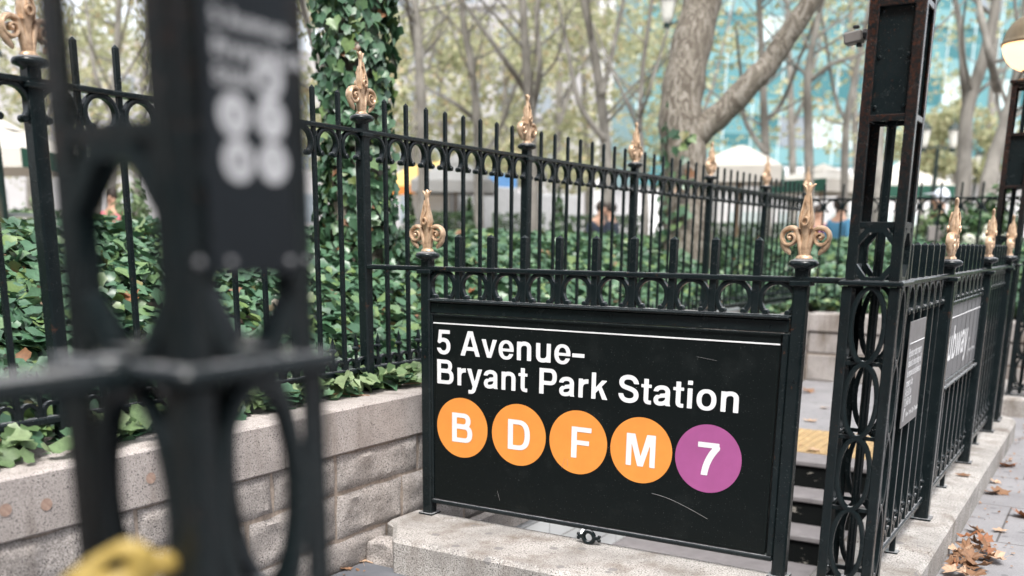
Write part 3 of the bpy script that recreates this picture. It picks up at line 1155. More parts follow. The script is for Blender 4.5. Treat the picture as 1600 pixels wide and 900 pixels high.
def bay(root, x0, x1, n, zlow, zrail, ztip, pw, zarch, spear_h=0.15, ends=True, arch=True, spear=True, key=''):
    """n gaps between x0 and x1: pickets, arches, spears"""
    gap = (x1 - x0) / n
    kg = round(gap, 3)
    for i in range(n + 1):
        x = x0 + gap * i
        if 0 < i < n or ends:
            ob('picket', shared(('picket', zlow, ztip, pw), lambda: picket_mesh(zlow, ztip, pw)), root, (x, 0, 0))
        if i < n and arch:
            ob('scroll_arch', shared(('arch', kg, zrail, zarch), lambda: arch_mesh(gap, zrail - .013, zarch)), root, (x + gap / 2, 0, 0))
        if i < n and spear:
            ob('spear', shared(('spear', kg, spear_h), lambda: spear_mesh(gap, spear_h)), root, (x + gap / 2, 0, zlow + .004))


def rail(root, name, x0, x1, z, w, h):
    return ob(name, MB().bar((x0, 0, z), (x1, 0, z), w, h, min(w, h) * .22).mesh(name, MAT['iron']), root)


# tall park fence along the wall (local x -> world +Y)
FX = -0.314
fence = thing('park_fence', 'tall black iron park fence with gold finials running along the stone wall coping', 'fence', (FX, 0, 0), PI / 2)
FP = [-4.45, -3.0, -1.56, 0.0, 1.42, 2.87, 4.33, 5.80, 7.20]
for x in FP:
    add_post(fence, x, 0.538, 1.672, 0.05)
for a, b in zip(FP[:-1], FP[1:]):
    n = 10 if abs(a + 1.56) < .01 else 9
    bay(fence, a, b, n, 0.632, 1.672, 1.818, 0.0178, 1.548, 0.16, ends=False)
rail(fence, 'top_rail', FP[0], FP[-1], 1.664, 0.044, 0.018)
rail(fence, 'lower_rail', FP[0], FP[-1], 0.632, 0.034, 0.026)

fence2 = thing('park_fence', 'tall black iron fence crossing behind the far landing wall with white pavilion beyond', 'fence', (FX, 7.20, 0))
FP2 = [2.42, 4.87]
for x in FP2:
    add_post(fence2, x, 0.53, 1.672, 0.05)
for a, b in zip([0] + FP2[:-1], FP2):
    bay(fence2, a, b, 13, 0.632, 1.672, 1.818, 0.019, 1.535, 0.16, ends=False)
rail(fence2, 'top_rail', 0.03, FP2[-1], 1.664, 0.044, 0.018)
rail(fence2, 'lower_rail', 0.03, FP2[-1], 0.632, 0.034, 0.026)

# front railing carrying the station sign
RZ = 1.10
fr = thing('front_railing', 'low black iron railing across the front of the stairwell with two gold fleur-de-lis posts', 'railing', (0, 0, 0))
add_post(fr, 0.030, 0.0, RZ, 0.050)
add_post(fr, 1.638, 0.0, RZ, 0.050)
rail(fr, 'top_rail', FX + .028, 1.80, RZ - .008, 0.048, 0.020)
bay(fr, 0.030, 1.638, 10, 0.965, RZ, 1.236, 0.026, 0.968, ends=False, spear=False)
hr = MB()
ring = [(0.024 * math.cos(a * PI / 10), 0, 0.024 * math.sin(a * PI / 10)) for a in range(20)]
hr.sweep(ring, [(.009 * math.cos(k * PI / 4), .011 * math.sin(k * PI / 4)) for k in range(8)], (0, 1, 0), True)
for s in (-1, 1):
    hr.bar((s * .028, 0, 0), (s * .048, 0, .0), .016, .016)
    hr.ball((s * .047, 0, .008), .008, 6)
    hr.ball((s * .047, 0, -.008), .008, 6)
ob('lug_ring', hr.mesh('lug_ring', MAT['iron'], True, 40), fr, (0.855, -.03, .030))

# station sign in the railing
sg = thing('station_sign', 'large black station sign reading 5 Avenue-Bryant Park Station with five route circles', 'sign', (0.054, 0, 0.0))
W0, W1 = 0.0, 1.558
fm = MB()
fm.cbox(W0, W1, -.030, .030, .952, .968, .004)
fm.cbox(W0 + .004, W1 - .004, -.020, .020, .905, .951, .004)
fm.cbox(W0, W1, -.040, -.030, .957, .963, .002)
fm.cbox(W0, W1, -.026, .026, .058, .076, .004)
fm.cbox(W0, W0 + .014, -.022, .022, .077, .904, .003)
fm.cbox(W1 - .022, W1, -.022, .022, .077, .904, .003)
fm.cbox(W0 + .012, W1 - .02, -.0250, -.021, .899, .903, .0012)
ob('frame', fm.mesh('frame', MAT['iron']), sg)
pn = MB().cbox(W0 + .015, W1 - .028, -.016, .016, .080, .902, .003)
ob('panel', pn.mesh('panel', MAT['panel']), sg)
YS = -.0175
st = MB().cbox(W0 + .016, W1 - .029, YS - .001, YS + .001, .8610, .8665, .0004)
ob('stripe', st.mesh('stripe', MAT['white']), sg)
EM = 0.1487
l1, e1 = lettering("5 Avenue-", EM, 0.088 - .054 - .055 * EM + .003, 0.7315, 0.002)
l2, e2 = lettering("Bryant Park Station", EM, 0.087 - .054 - .073 * EM + .001, 0.602, 0.0)
l1.merge(l2)
ob('lettering', flat(l1, 'lettering', MAT['white']), sg, (0, YS, 0))
for ch, x, mt in (('B', .219, 'orange'), ('D', .505, 'orange'), ('F', .786, 'orange'), ('M', 1.064, 'orange'), ('7', 1.340, 'purple')):
    d = ob('route_bullet', flat(disc(.1318, n=72), 'route_bullet', MAT[mt]), sg, (x - .054, YS, .4175))
    tag(d, ('purple' if ch == '7' else 'orange') + ' route circle with a white ' + ch)
    adv = GF[ch][0]
    em = 0.182
    lm, _ = lettering(ch, em, -adv * em / 2 + (.012 if ch == 'F' else 0), -.36 * em)
    ob('letter', flat(lm, 'letter', MAT['white']), d, (0, -.0012, 0))
sm = MB()
pts = [on(1018, 771, 1, -.02), on(1050, 779, 1, -.02), (on(1105, 811, 1, -.02))]
pts = [Vector((p.x - .054, YS - .0004, p.z)) for p in bez(pts[0], pts[0].lerp(pts[1], .6), pts[1], pts[2])]
sm.sweep(pts, [(-.0007, -.0003), (.0007, -.0003), (.0007, .0003), (-.0007, .0003)], (0, 1, 0))
for (xa, za, xb, zb) in ((.66, .30, .675, .345), (.690, .305, .686, .342), (1.22, .80, 1.30, .79), (.35, .16, .362, .12)):
    sm.bar((xa, YS - .0012, za), (xb, YS - .0012, zb), .0008, .0006)
ob('scratch', sm.mesh('scratch', MAT['scratch']), sg)


# ------------------------------------------------------------------ lattice entrance columns
CW = 0.172
COL_TOP = 2.27


def oval_mesh(w, h, t=0.0155, d=0.018):
    m = MB()
    w -= t
    pts = [(w / 2 * math.cos(2 * PI * i / 28), 0, h / 2 * math.sin(2 * PI * i / 28)) for i in range(28)]
    m.sweep(pts, [(-t / 2, -d * .4), (-t * .2, -d / 2), (t * .2, -d / 2), (t / 2, -d * .4), (t / 2, d / 2), (-t / 2, d / 2)], (0, 1, 0), True)
    return m.mesh('oval_ring', MAT['iron'], True, 45)


def octagon_mesh(w, h, t=0.019, d=0.022):
    m = MB()
    a, b = w / 2, h / 2
    o = [(-a * .42, -b), (a * .42, -b), (a, -b * .42), (a, b * .42), (a * .42, b), (-a * .42, b), (-a, b * .42), (-a, -b * .42)]
    m.sweep([(x, 0, z) for x, z in o], [(-t / 2, -d / 2), (t / 2, -d / 2), (t / 2, d / 2), (-t / 2, d / 2)], (0, 1, 0), True)
    for s in (-1, 1):
        m.bar((s * a, 0, 0), (s * (a + .02), 0, 0), .016, .012)
    return m.mesh('octagon_ring', MAT['iron'])


def entrance_column(label, loc, lamp=True, oct_top=1.276):
    root = thing('entrance_column', label, 'column', loc, group='iron lattice entrance columns')
    a = CW / 2
    aw = 0.033
    for sx in (-1, 1):
        for sy in (-1, 1):
            m = MB()
            x0, x1 = sorted((sx * a, sx * (a - aw)))
            y0, y1 = sorted((sy * a, sy * (a - .007)))
            for z0, z1 in ((0.012, 1.078), (1.098, COL_TOP)):
                g_ = .006 if z0 < 1 else 0
                x0, x1 = sorted((sx * (a + g_), sx * (a + g_ - aw)))
                y0, y1 = sorted((sy * (a + g_), sy * (a + g_ - .007)))
                m.cbox(x0, x1, y0, y1, z0, z1, .0028)
                xx0, xx1 = sorted((sx * (a + g_), sx * (a + g_ - .007)))
                yy0, yy1 = sorted((sy * (a + g_ - .0072), sy * (a + g_ - aw)))
                m.cbox(xx0, xx1, yy0, yy1, z0, z1, .0028)
            ob('corner_post', m.mesh('corner_post', MAT['rust']), root)
    # flat rim collar at rail height, base plate
    rm = MB()
    k = a + .018
    rm.cbox(-k, k, -k, k, 1.080, 1.098, .005)
    ob('rim', rm.mesh('rim', MAT['iron']), root)
    bp = MB().cbox(-k, k, -k, k, 0.0, .012, .003)
    bp.cbox(-a, a, -a, -a + .012, .045, .062, .002).cbox(-a, a, a - .012, a, .045, .062, .002)
    bp.cbox(-a, -a + .012, -a + .012, a - .012, .045, .062, .002).cbox(a - .012, a, -a + .012, a - .012, .045, .062, .002)
    ob('base_plate', bp.mesh('base_plate', MAT['iron']), root)
    pp = MB().tube([(0, 0, .01), (0, 0, 1.6), (0, 0, COL_TOP)], .0155, 10)
    pp.lathe([(.016, 1.585), (.022, 1.588), (.022, 1.606), (.016, 1.61)], 10)
    ob('conduit', pp.mesh('conduit', MAT['iron'], True, 40), root)
    h = (1.076 - .064) / 4
    ow = CW - .050
    for k in range(4):
        rz = k * PI / 2
        cx, cy = math.sin(rz), -math.cos(rz)
        o = a - .012
        for i in range(4):
            ob('oval_ring', shared(('oval', h), lambda: oval_mesh(ow, h - .004)), root, (cx * (a - .004), cy * (a - .004), .064 + h * (i + .5)), (0, 0, rz))
        jn = MB()
        for i in range(0, 5):
            z = .064 + h * i
            if 0 < i < 4:
                for s in (-1, 1):
                    jn.bar((s * .018, 0, z), (s * (ow / 2 + .014), 0, z), .008, .014)
                jn.cbox(-.02, .02, -.008, .008, z - .009, z + .009, .003)
        ob('joint_bars', jn.mesh('joint_bars', MAT['iron']), root, (cx * o, cy * o, 0), (0, 0, rz))
        ob('octagon_ring', shared(('octagon', oct_top), lambda: octagon_mesh(CW - .048, oct_top - 1.098 - .020)), root, (cx * o, cy * o, (oct_top + 1.098) / 2 - .006), (0, 0, rz))
        cb = MB()
        for z in (oct_top, 1.606, 1.946):
            cb.cbox(-a + .031, a - .031, -.0065, .0065, z - .010, z + .010, .002)
        cb.cbox(-a + .031, a - .031, -.0065, .0065, COL_TOP - .03, COL_TOP - .004, .002)
        ob('crossbar', cb.mesh('crossbar', MAT['rust']), root, (cx * (a - .0075), cy * (a - .0075), 0), (0, 0, rz))
        p2 = MB().cbox(-a + .012, a - .012, -.002, .002, 1.600, 1.952, .001)
        p2.cbox(-a + .012, a - .012, -.002, .002, 2.26, 2.266, .001)
        pl = ob('panel', p2.mesh('panel', MAT['panelrust']), root, (cx * (a - .022), cy * (a - .022), 0), (0, 0, rz))
        for z in (1.64, 1.79, 1.925):
            for s in (-1, 1):
                ob('bolt', shared('bolt', lambda: MB().lathe([(.0065, 0), (.0065, .004), (.003, .007), (.0001, .007)], 8).mesh('bolt', MAT['iron'])),
                   pl, (s * (a - .042), -.002, z), (PI / 2, 0, 0))
    tp = MB().cbox(-a - .014, a + .014, -a - .014, a + .014, COL_TOP, COL_TOP + .02, .004)
    tp.lathe([(.085, .02), (.07, .03), (.03, .038), (.026, .07), (.045, .085), (.062, .092)], 16, (0, 0, COL_TOP))
    lt = ob('lamp_base', tp.mesh('lamp_base', MAT['rust'], True, 40), root)
    R = .183
    zc = COL_TOP + .09 + R * .93
    lo = MB().lathe([(.05, -R * .95)] + [(R * math.cos(t), R * math.sin(t)) for t in [math.radians(-72 + i * 9) for i in range(9)]], 28, (0, 0, zc))
    hi = MB().lathe([(R + .010, -.012), (R + .012, 0.0), (R + .002, .014)] + [(R * math.cos(t), R * math.sin(t)) for t in [math.radians(8 + i * 10) for i in range(8)]] + [(.0001, R)], 28, (0, 0, zc))
    gl = ob('lamp_globe', lo.mesh('lamp_globe', MAT['lampglow'] if lamp else MAT['lanternglass'], True), root)
    ob('dome', hi.mesh('dome', MAT['lampdome'], True, 40), gl)
    return root


CX_, CY_ = 1.889, -0.006
entrance_column('black iron lattice column at the right end of the station sign railing with rusty upper panel', (CX_, CY_, 0))
entrance_column('blurred black lattice column closest to the camera carrying a dark board of white circles', (1.792, -2.848, 0), oct_top=1.303)
entrance_column('lattice column with lit globe lamp at the far end of the side railing', (1.889, 4.28, 0))
entrance_column('farthest lattice column by the far wall beyond the landing gap', (1.99, 5.76, 0))

# side railing (local x -> world +Y)
SX = 1.940
sr = thing('side_railing', 'long low black iron railing receding from the rusty column along the pavement kerb', 'railing', (SX, 0, 0), PI / 2)
SP = [1.165, 2.585, 3.76]
for x in SP:
    add_post(sr, x, 0.0, RZ - .006, 0.060).location.y = -.014
S0, S1 = 0.082, 4.19
bay(sr, S0 + .02, SP[0], 7, 0.098, RZ - .006, 1.226, 0.024, 0.972, 0.15, ends=False)
bay(sr, SP[0], SP[1], 9, 0.098, RZ - .006, 1.226, 0.024, 0.972, 0.15, ends=False)
bay(sr, SP[1], SP[2], 8, 0.098, RZ - .006, 1.226, 0.024, 0.972, 0.15, ends=False)
bay(sr, SP[2], S1 - .03, 3, 0.098, RZ - .006, 1.226, 0.024, 0.972, 0.15, ends=False)
rail(sr, 'top_rail', S0, S1, RZ - .014, 0.052, 0.020)
rail(sr, 'lower_rail', S0, S1, 0.092, 0.036, 0.026)
for x in (.55, 1.87, 3.22, 3.98):
    ob('foot', MB().bar((0, 0, 0), (0, 0, .082), .022, .022, .003).bar((0, 0, 0), (0, 0, .006), .05, .05, .002).mesh('foot', MAT['iron']), sr, (x, 0, 0))

# subway name board on the side railing (faces +X)
sb = thing('subway_sign', 'grey Subway name board fixed between the posts of the side railing', 'sign', (SX - .002, 1.195, 0), PI / 2)
fm = MB()
fm.cbox(-.02, 1.34, -.022, .0, .950, .968, .003).cbox(-.02, 1.34, -.020, .0, .584, .602, .003).cbox(-.02, 1.34, -.034, .002, .572, .582, .003)
fm.cbox(-.02, -.002, -.02, 0, .603, .949, .003).cbox(1.302, 1.34, -.02, 0, .603, .949, .003)
for x in (.1, .45, .8, 1.15):
    fm.cbox(x, x + .02, -.040, -.034, .573, .583, .002)
ob('frame', fm.mesh('frame', MAT['iron']), sb)
ob('panel', MB().cbox(0, 1.30, -.014, .0, .604, .948, .002).mesh('panel', MAT['sgrey']), sb)
ob('stripe', MB().cbox(.002, 1.298, -.0162, -.0142, .888, .893, .0004).mesh('stripe', MAT['white']), sb)
lm, _ = lettering("Subway", .222, .060, .690)
ob('lettering', flat(lm, 'lettering', MAT['white']), sb, (0, -.0150, 0))
lm = small_text(["New York City Transit"], .042, .05, .0008)
em_ = MB().add([(.955 + x * .9, 0, .655 + z) for x, y, z in [(0, 0, 0), (.012, 0, .0), (.02, 0, .07), (.045, 0, .09), (.02, 0, .10), (.006, 0, .09)]], [tuple(range(6))])
tm = MB().merge(lm, Matrix.Translation((1.0, 0, .672)) @ Matrix.Scale(.62, 4)).merge(em_)
ob('imprint', flat(tm, 'imprint', MAT['white']), sb, (0, -.0150, 0))

# notice plate on the side railing
npl = thing('notice_sign', 'weathered grey notice plate with white lines of print on the side railing beside the column', 'sign', (SX + .016, .285, 0), PI / 2)
ob('panel', MB().cbox(0, .325, -.010, -.006, .552, .945, .0015).mesh('panel', MAT['ngrey']), npl)
ob('stripe', MB().cbox(.012, .315, -.0122, -.0102, .862, .866, .0004).mesh('stripe', MAT['white']), npl)
lm = small_text(["Bicycles or other property", "chained to these railings will", "be removed and delivered to", "property Unit", "34 St & 8 Av", "712-4500 4501"], .044, .037, .0009)
sx_ = .285 / max(v[0] for v in lm.v)
lm.v = [(.018 + x * sx_, 0, .815 + z) for x, y, z in lm.v]
l3 = small_text(["New York City Transit"], .027, .03, .0006)
lm.merge(l3, Matrix.Translation((.075, 0, .587)))
lm.add([(.025 + x * .55, 0, .575 + z * .5) for x, y, z in [(0, 0, 0), (.02, 0, .0), (.03, 0, .07), (.06, 0, .09), (.03, 0, .10), (.006, 0, .09)]], [tuple(range(6))])
ob('lettering', flat(lm, 'lettering', MAT['white']), npl, (0, -.0108, 0))

# blurred board on the near column (faces +X)
bd = thing('column_sign', 'dark blurred station board with white circles on the near column', 'sign', (1.792 + CW / 2 + .003, -2.850, 0), PI / 2)
ob('panel', MB().cbox(-.054, .054, -.006, -.001, 1.178, 1.60, .002).mesh('panel', MAT['boardface']), bd)
tx = MB()
for s, z in (("5 Avenue-", 1.392), ("Bryant Park", 1.368), ("Station", 1.344)):
    a_, e_ = lettering(s, .0205, -.044 - .02, z)
    tx.merge(a_)
tx.v = [(v[0] + .021, v[1], v[2]) for v in tx.v]
ob('lettering', flat(tx, 'lettering', MAT['boardwhite']), bd, (0, -.0068, 0))
for ch, yy, zz in (('B', -2.826, 1.356), ('D', -2.871, 1.319), ('F', -2.825, 1.320), ('M', -2.868, 1.280), ('7', -2.824, 1.281)):
    dd = ob('route_bullet', flat(disc(.0185, n=28), 'route_bullet', MAT['boardwhite']), bd, (yy + 2.850, -.0068, zz))
    a_, _ = lettering(ch, .022, -GF[ch][0] * .011, -.008)
    ob('letter', flat(a_, 'letter', MAT['sgrey']), dd, (0, -.0006, 0))
for x in (-.066, -.034, .043, .073):
    ob('bolt', shared('boardbolt', lambda: MB().ball((0, 0, 0), .0042, 6).mesh('bolt', MAT['sgrey'], True)), bd, (x, -.007 if abs(x) < .05 else -.001, 1.190))

# railing running from the near column past the camera
nr = thing('side_railing', 'blurred railing running off the left edge from the near column with a gold finial', 'railing', (1.800, -2.955, 0), -PI / 2)
rail(nr, 'top_rail', 0.0, 3.4, RZ - .014, 0.05, 0.022)
rail(nr, 'lower_rail', 0.0, 3.4, 0.092, 0.036, 0.026)
for x in (.192, 1.75, 3.35):
    add_post(nr, x, 0.0, RZ - .006, .048)
bay(nr, .192, 1.75, 10, .098, RZ - .006, 1.226, .024, .972, ends=False)
bay(nr, 1.75, 3.35, 10, .098, RZ - .006, 1.226, .024, .972, ends=False)
lg = MB().lathe([(.0001, -.018), (.016, -.015), (.02, 0), (.016, .012), (.0001, .014)], 14)
ob('rail_lug', lg.mesh('rail_lug', MAT['iron'], True), nr, (0.0, -.0, RZ - .008))

# security camera on the rusty column
sc_ = thing('security_camera', 'small grey box security camera on the left side of the rusty column', 'camera', (CX_ - CW / 2, CY_ - .02, 1.868))
sc_.scale = (.78, .78, .78)
bm_ = MB().cbox(-.106, -.030, -.030, .030, -.022, .026, .007)
ob('housing', bm_.mesh('housing', MAT['camgrey']), sc_, (0, 0, 0), (0, math.radians(-8), 0))
nk = MB()
nk.tube([(-.034, 0, .004), (-.012, 0, .0)], .021, 14)
nk.bar((-.012, 0, 0), (.035, 0, 0), .02, .02)
nk.ball((.042, 0, 0), .014, 8)
nk.cbox(-.055, -.035, -.012, .012, -.044, -.030, .003).cbox(-.075, -.05, -.012, .012, .028, .040, .003)
ob('bracket', nk.mesh('bracket', MAT['camblack'], True, 40), sc_)
ob('lens', MB().tube([(-.100, 0, .002), (-.104, 0, .002)], .016, 14).mesh('lens', MAT['camblack']), sc_)

# handrail inside the stairwell
hp = thing('handrail', 'pale steel handrail along the wall inside the stairwell', 'handrail', (0.12, 3.0, 0))
ob('tube', MB().tube([(0, .9, .72), (0, .35, .72), (0, 0, .66), (0, -1.3, -.20), (0, -2.6, -1.08)], .022, 10).mesh('tube', MAT['steel'], True), hp)
hb = MB()
for y, z in ((.6, .72), (-.6, .26)):
    hb.tube([(0, y, z), (-.05, y, z - .05), (-.19, y, z - .05 if z < .5 else .25)], .008, 6)
hb.tube([(0, .85, .72), (0, .85, PZ)], .016, 8)
ob('brackets', hb.mesh('brackets', MAT['steel'], True), hp)


# ================================================================== LEAVES
IVY = np.array([(0, 0), (.20, -.15), (.44, -.07), (.47, .18), (.55, .42), (.27, .62), (0, 1.0), (-.27, .62), (-.55, .42), (-.47, .18), (-.44, -.07), (-.20, -.15)])
IVY[:, 1] *= .92
IVY = np.r_[IVY, [(0, .24), (0, .55)]]
IVY = np.c_[IVY, 0.30 * np.abs(IVY[:, 0]) - .22 * np.maximum(IVY[:, 1] - .35, 0) ** 1.4 - .15 * np.abs(IVY[:, 0]) ** 2]
IVY[12, 2] -= .05
IVY[13, 2] -= .02
IVY_F = [(0, 1, 2, 3, 12), (12, 3, 4, 5, 13), (13, 5, 6), (0, 12, 9, 10, 11), (12, 13, 7, 8, 9), (13, 6, 7)]
MAPLE = np.array([(0, 0), (.12, .06), (.40, -.10), (.42, .14), (.66, .30), (.46, .40), (.50, .62), (.24, .60), (0, 1.05),
                  (-.24, .60), (-.50, .62), (-.46, .40), (-.66, .30), (-.42, .14), (-.40, -.10), (-.12, .06)])
MAPLE_F = [(0, 1, 2, 3, 4, 5, 6, 7, 8), (0, 8, 9, 10, 11, 12, 13, 14, 15)]
QUAD = np.array([(0, 0, 0), (.42, .35, .10), (.28, .85, .05), (0, 1, -.08), (-.28, .85, .05), (-.42, .35, .10)])
QUAD_F = [(0, 1, 2, 3), (0, 3, 4, 5)]


def leaf_cloud(name, mat, pos, nrm, size, shape=IVY, faces=IVY_F, spin=None, parent=None, down=None):
    """many leaves in one mesh. pos, nrm (N,3), size (N,)"""
    n = len(pos)
    nrm = nrm / np.linalg.norm(nrm, axis=1, keepdims=True)
    if down is None:
        a = RNG.normal(size=(n, 3))
    else:
        a = np.tile(np.array(down, float), (n, 1)) + RNG.normal(size=(n, 3)) * .55
    yv = a - nrm * np.sum(a * nrm, axis=1, keepdims=True)
    yv /= np.linalg.norm(yv, axis=1, keepdims=True) + 1e-9
    xv = np.cross(yv, nrm)
    S = shape
    k = len(S)
    asp = RNG.uniform(.8, 1.15, size=(n, 1, 1))
    curl = RNG.uniform(.4, 1.9, size=(n, 1, 1))
    P = pos[:, None, :] + size[:, None, None] * (S[None, :, 0, None] * asp * xv[:, None, :] + (S[None, :, 1, None] - .35) * yv[:, None, :] + S[None, :, 2, None] * curl * nrm[:, None, :])
    me = bpy.data.meshes.new(name)
    nf = len(faces)
    fl_ = np.concatenate([np.array(f) for f in faces])
    ln = np.array([len(f) for f in faces])
    me.vertices.add(n * k)
    me.vertices.foreach_set('co', P.reshape(-1).astype(np.float32))
    loops = (np.arange(n)[:, None] * k + fl_[None, :]).reshape(-1)
    me.loops.add(len(loops))
    me.loops.foreach_set('vertex_index', loops.astype(np.int32))
    me.polygons.add(n * nf)
    tot = np.tile(ln, n)
    me.polygons.foreach_set('loop_start', np.concatenate([[0], np.cumsum(tot)[:-1]]).astype(np.int32))
    me.polygons.foreach_set('loop_total', tot.astype(np.int32))
    me.update()
    me.validate()
    me.materials.append(mat)
    if shape is IVY:
        me.polygons.foreach_set('use_smooth', [True] * len(me.polygons))
    return ob(name, me, parent)


# ivy bed
def ivy_positions(n, x0, x1, y0, y1, dens_pow=1.0):
    x = x0 + (x1 - x0) * RNG.random(n)
    y = y0 + (y1 - y0) * RNG.random(n)
    return x, y


px, py = [], []
for n, a in ((32000, (-3.4, -0.22, -3.2, 7.2)), (16000, (-6.4, -3.0, -2.5, 9.0)), (8500, (-0.3, 3.2, 7.05, 9.6)), (5000, (-3.4, -.3, 7.2, 10.3))):
    x, y = ivy_positions(n, *a)
    px.append(x)
    py.append(y)
px, py = np.concatenate(px), np.concatenate(py)
pz = np.array([mound(a, b) for a, b in zip(px, py)])
clump = np.array([noise.noise((a * 2.6, b * 2.6, 9)) for a, b in zip(px, py)])
lift = RNG.random(len(px)) ** 1.3 * .13 + .05 * clump
pos = np.c_[px, py, pz + .02 + lift]
e = 0.12
gx = np.array([(mound(a + e, b) - mound(a - e, b)) / (2 * e) for a, b in zip(px, py)])
gy = np.array([(mound(a, b + e) - mound(a, b - e)) / (2 * e) for a, b in zip(px, py)])
nr_ = np.c_[-gx * 1.1, -gy * 1.1, np.ones(len(px))]
nr_ /= np.linalg.norm(nr_, axis=1, keepdims=True)
nr_ += RNG.normal(size=nr_.shape) * .42
nr_[:, 2] = np.abs(nr_[:, 2]) + .15
keep = (px < -.36) | (lift < .10) | (py > 7.0)
sz = .044 + .058 * RNG.random(len(px)) ** 1.2
iv = leaf_cloud('ivy_ground_cover', MAT['ivy'], pos[keep], nr_[keep], sz[keep])
tag(iv, kind='stuff')
iv['label'] = 'dense dark green ivy covering the raised bed behind the tall fence'
iv['category'] = 'ivy'

# pale young ivy creeping over the coping
spots = []
for y0, y1, n, d in ((-2.3, -1.35, 75, .17), (-1.35, -1.0, 10, .05), (-1.0, -.75, 20, .10), (-.55, -.35, 12, .07), (-.30, -.05, 26, .13), (.05, .36, 26, .15), (.42, 3.0, 120, .08), (3.0, 6.7, 150, .08)):
    for _ in range(n):
        spots.append((-.32 + d * random.random() ** 1.2, random.uniform(y0, y1), .555 + random.random() * .075))
for _ in range(160):
    spots.append((random.uniform(-.1, 3.0), 7.02 + random.random() * .16, .56 + random.random() * .10))
spots = np.array(spots)
nn = np.c_[np.full(len(spots), .55), np.zeros(len(spots)), np.full(len(spots), .8)] + RNG.normal(size=(len(spots), 3)) * .35
yo = leaf_cloud('young_ivy', MAT['young'], spots, nn, RNG.uniform(.045, .088, len(spots)))
tag(yo, kind='stuff')
yo['label'] = 'pale young ivy leaves creeping over the wall coping under the fence'
yo['category'] = 'ivy'
vn = MB()
for y0 in (-.32, .1, .28):
    p = [Vector((-.27, y0, .56))]
    for k in range(7):
        p.append(p[-1] + Vector((random.uniform(-.005, .035), random.uniform(.0, .055), -.002 if k < 4 else -.006)))
        p[-1].z = max(p[-1].z, .543)
        p[-1].x = min(p[-1].x, -.062)
    vn.tube(p, .0022, 5)
tag(ob('ivy_runner', vn.mesh('ivy_runner', MAT['dead'])), 'thin brown ivy runners trailing across the coping below the fence post', 'ivy stem')


# ------------------------------------------------------------------ trees
def limb(m, pts, r0, r1, n=10):
    pts = [Vector(p) for p in pts]
    # smooth by subdividing (Catmull-Rom)
    out = []
    for i in range(len(pts) - 1):
        p0, p1, p2, p3 = pts[max(i - 1, 0)], pts[i], pts[i + 1], pts[min(i + 2, len(pts) - 1)]
        for k in range(5):
            q = k / 5
            out.append(.5 * ((2 * p1) + (p2 - p0) * q + (2 * p0 - 5 * p1 + 4 * p2 - p3) * q * q + (3 * p1 - p0 - 3 * p2 + p3) * q ** 3))
    out.append(pts[-1])
    L = len(out)
    rs = [(r0 + (r1 - r0) * i / (L - 1)) * (1 + .05 * math.sin(i * 1.7)) for i in range(L)]
    m.tube(out, rs, n)


def crown_points(centres, radii, n):
    pts = []
    w = np.array([r ** 2 for r in radii])
    w /= w.sum()
    for c, r, q in zip(centres, radii, w):
        k = int(n * q)
        d = RNG.normal(size=(k, 3))
        d /= np.linalg.norm(d, axis=1, keepdims=True)
        pts.append(np.array(c) + d * (r * RNG.random((k, 1)) ** .45) * np.array([1, 1, .7]))
    return np.concatenate(pts)


CROWNS = {}


def crown_mesh(kind, n=1050):
    key = (kind, n)
    if key in CROWNS:
        return CROWNS[key]
    rnd = random.Random(100 + kind)
    cs, rs = [], []
    for _ in range(46):
        a, r = rnd.uniform(0, 2 * PI), 3.9 * math.sqrt(rnd.random())
        z = rnd.uniform(-2.6, 3.0)
        cs.append((r * math.cos(a), r * math.sin(a), z))
        rs.append(rnd.uniform(.35, .85))
    p = crown_points(cs, rs, n)
    nm = RNG.normal(size=p.shape) + np.array([0, 0, .8])
    o = leaf_cloud('crown', MAT['plane'], p, nm, RNG.uniform(.10, .17, len(p)), QUAD, QUAD_F)
    CROWNS[key] = o.data
    bpy.data.objects.remove(o)
    return CROWNS[key]


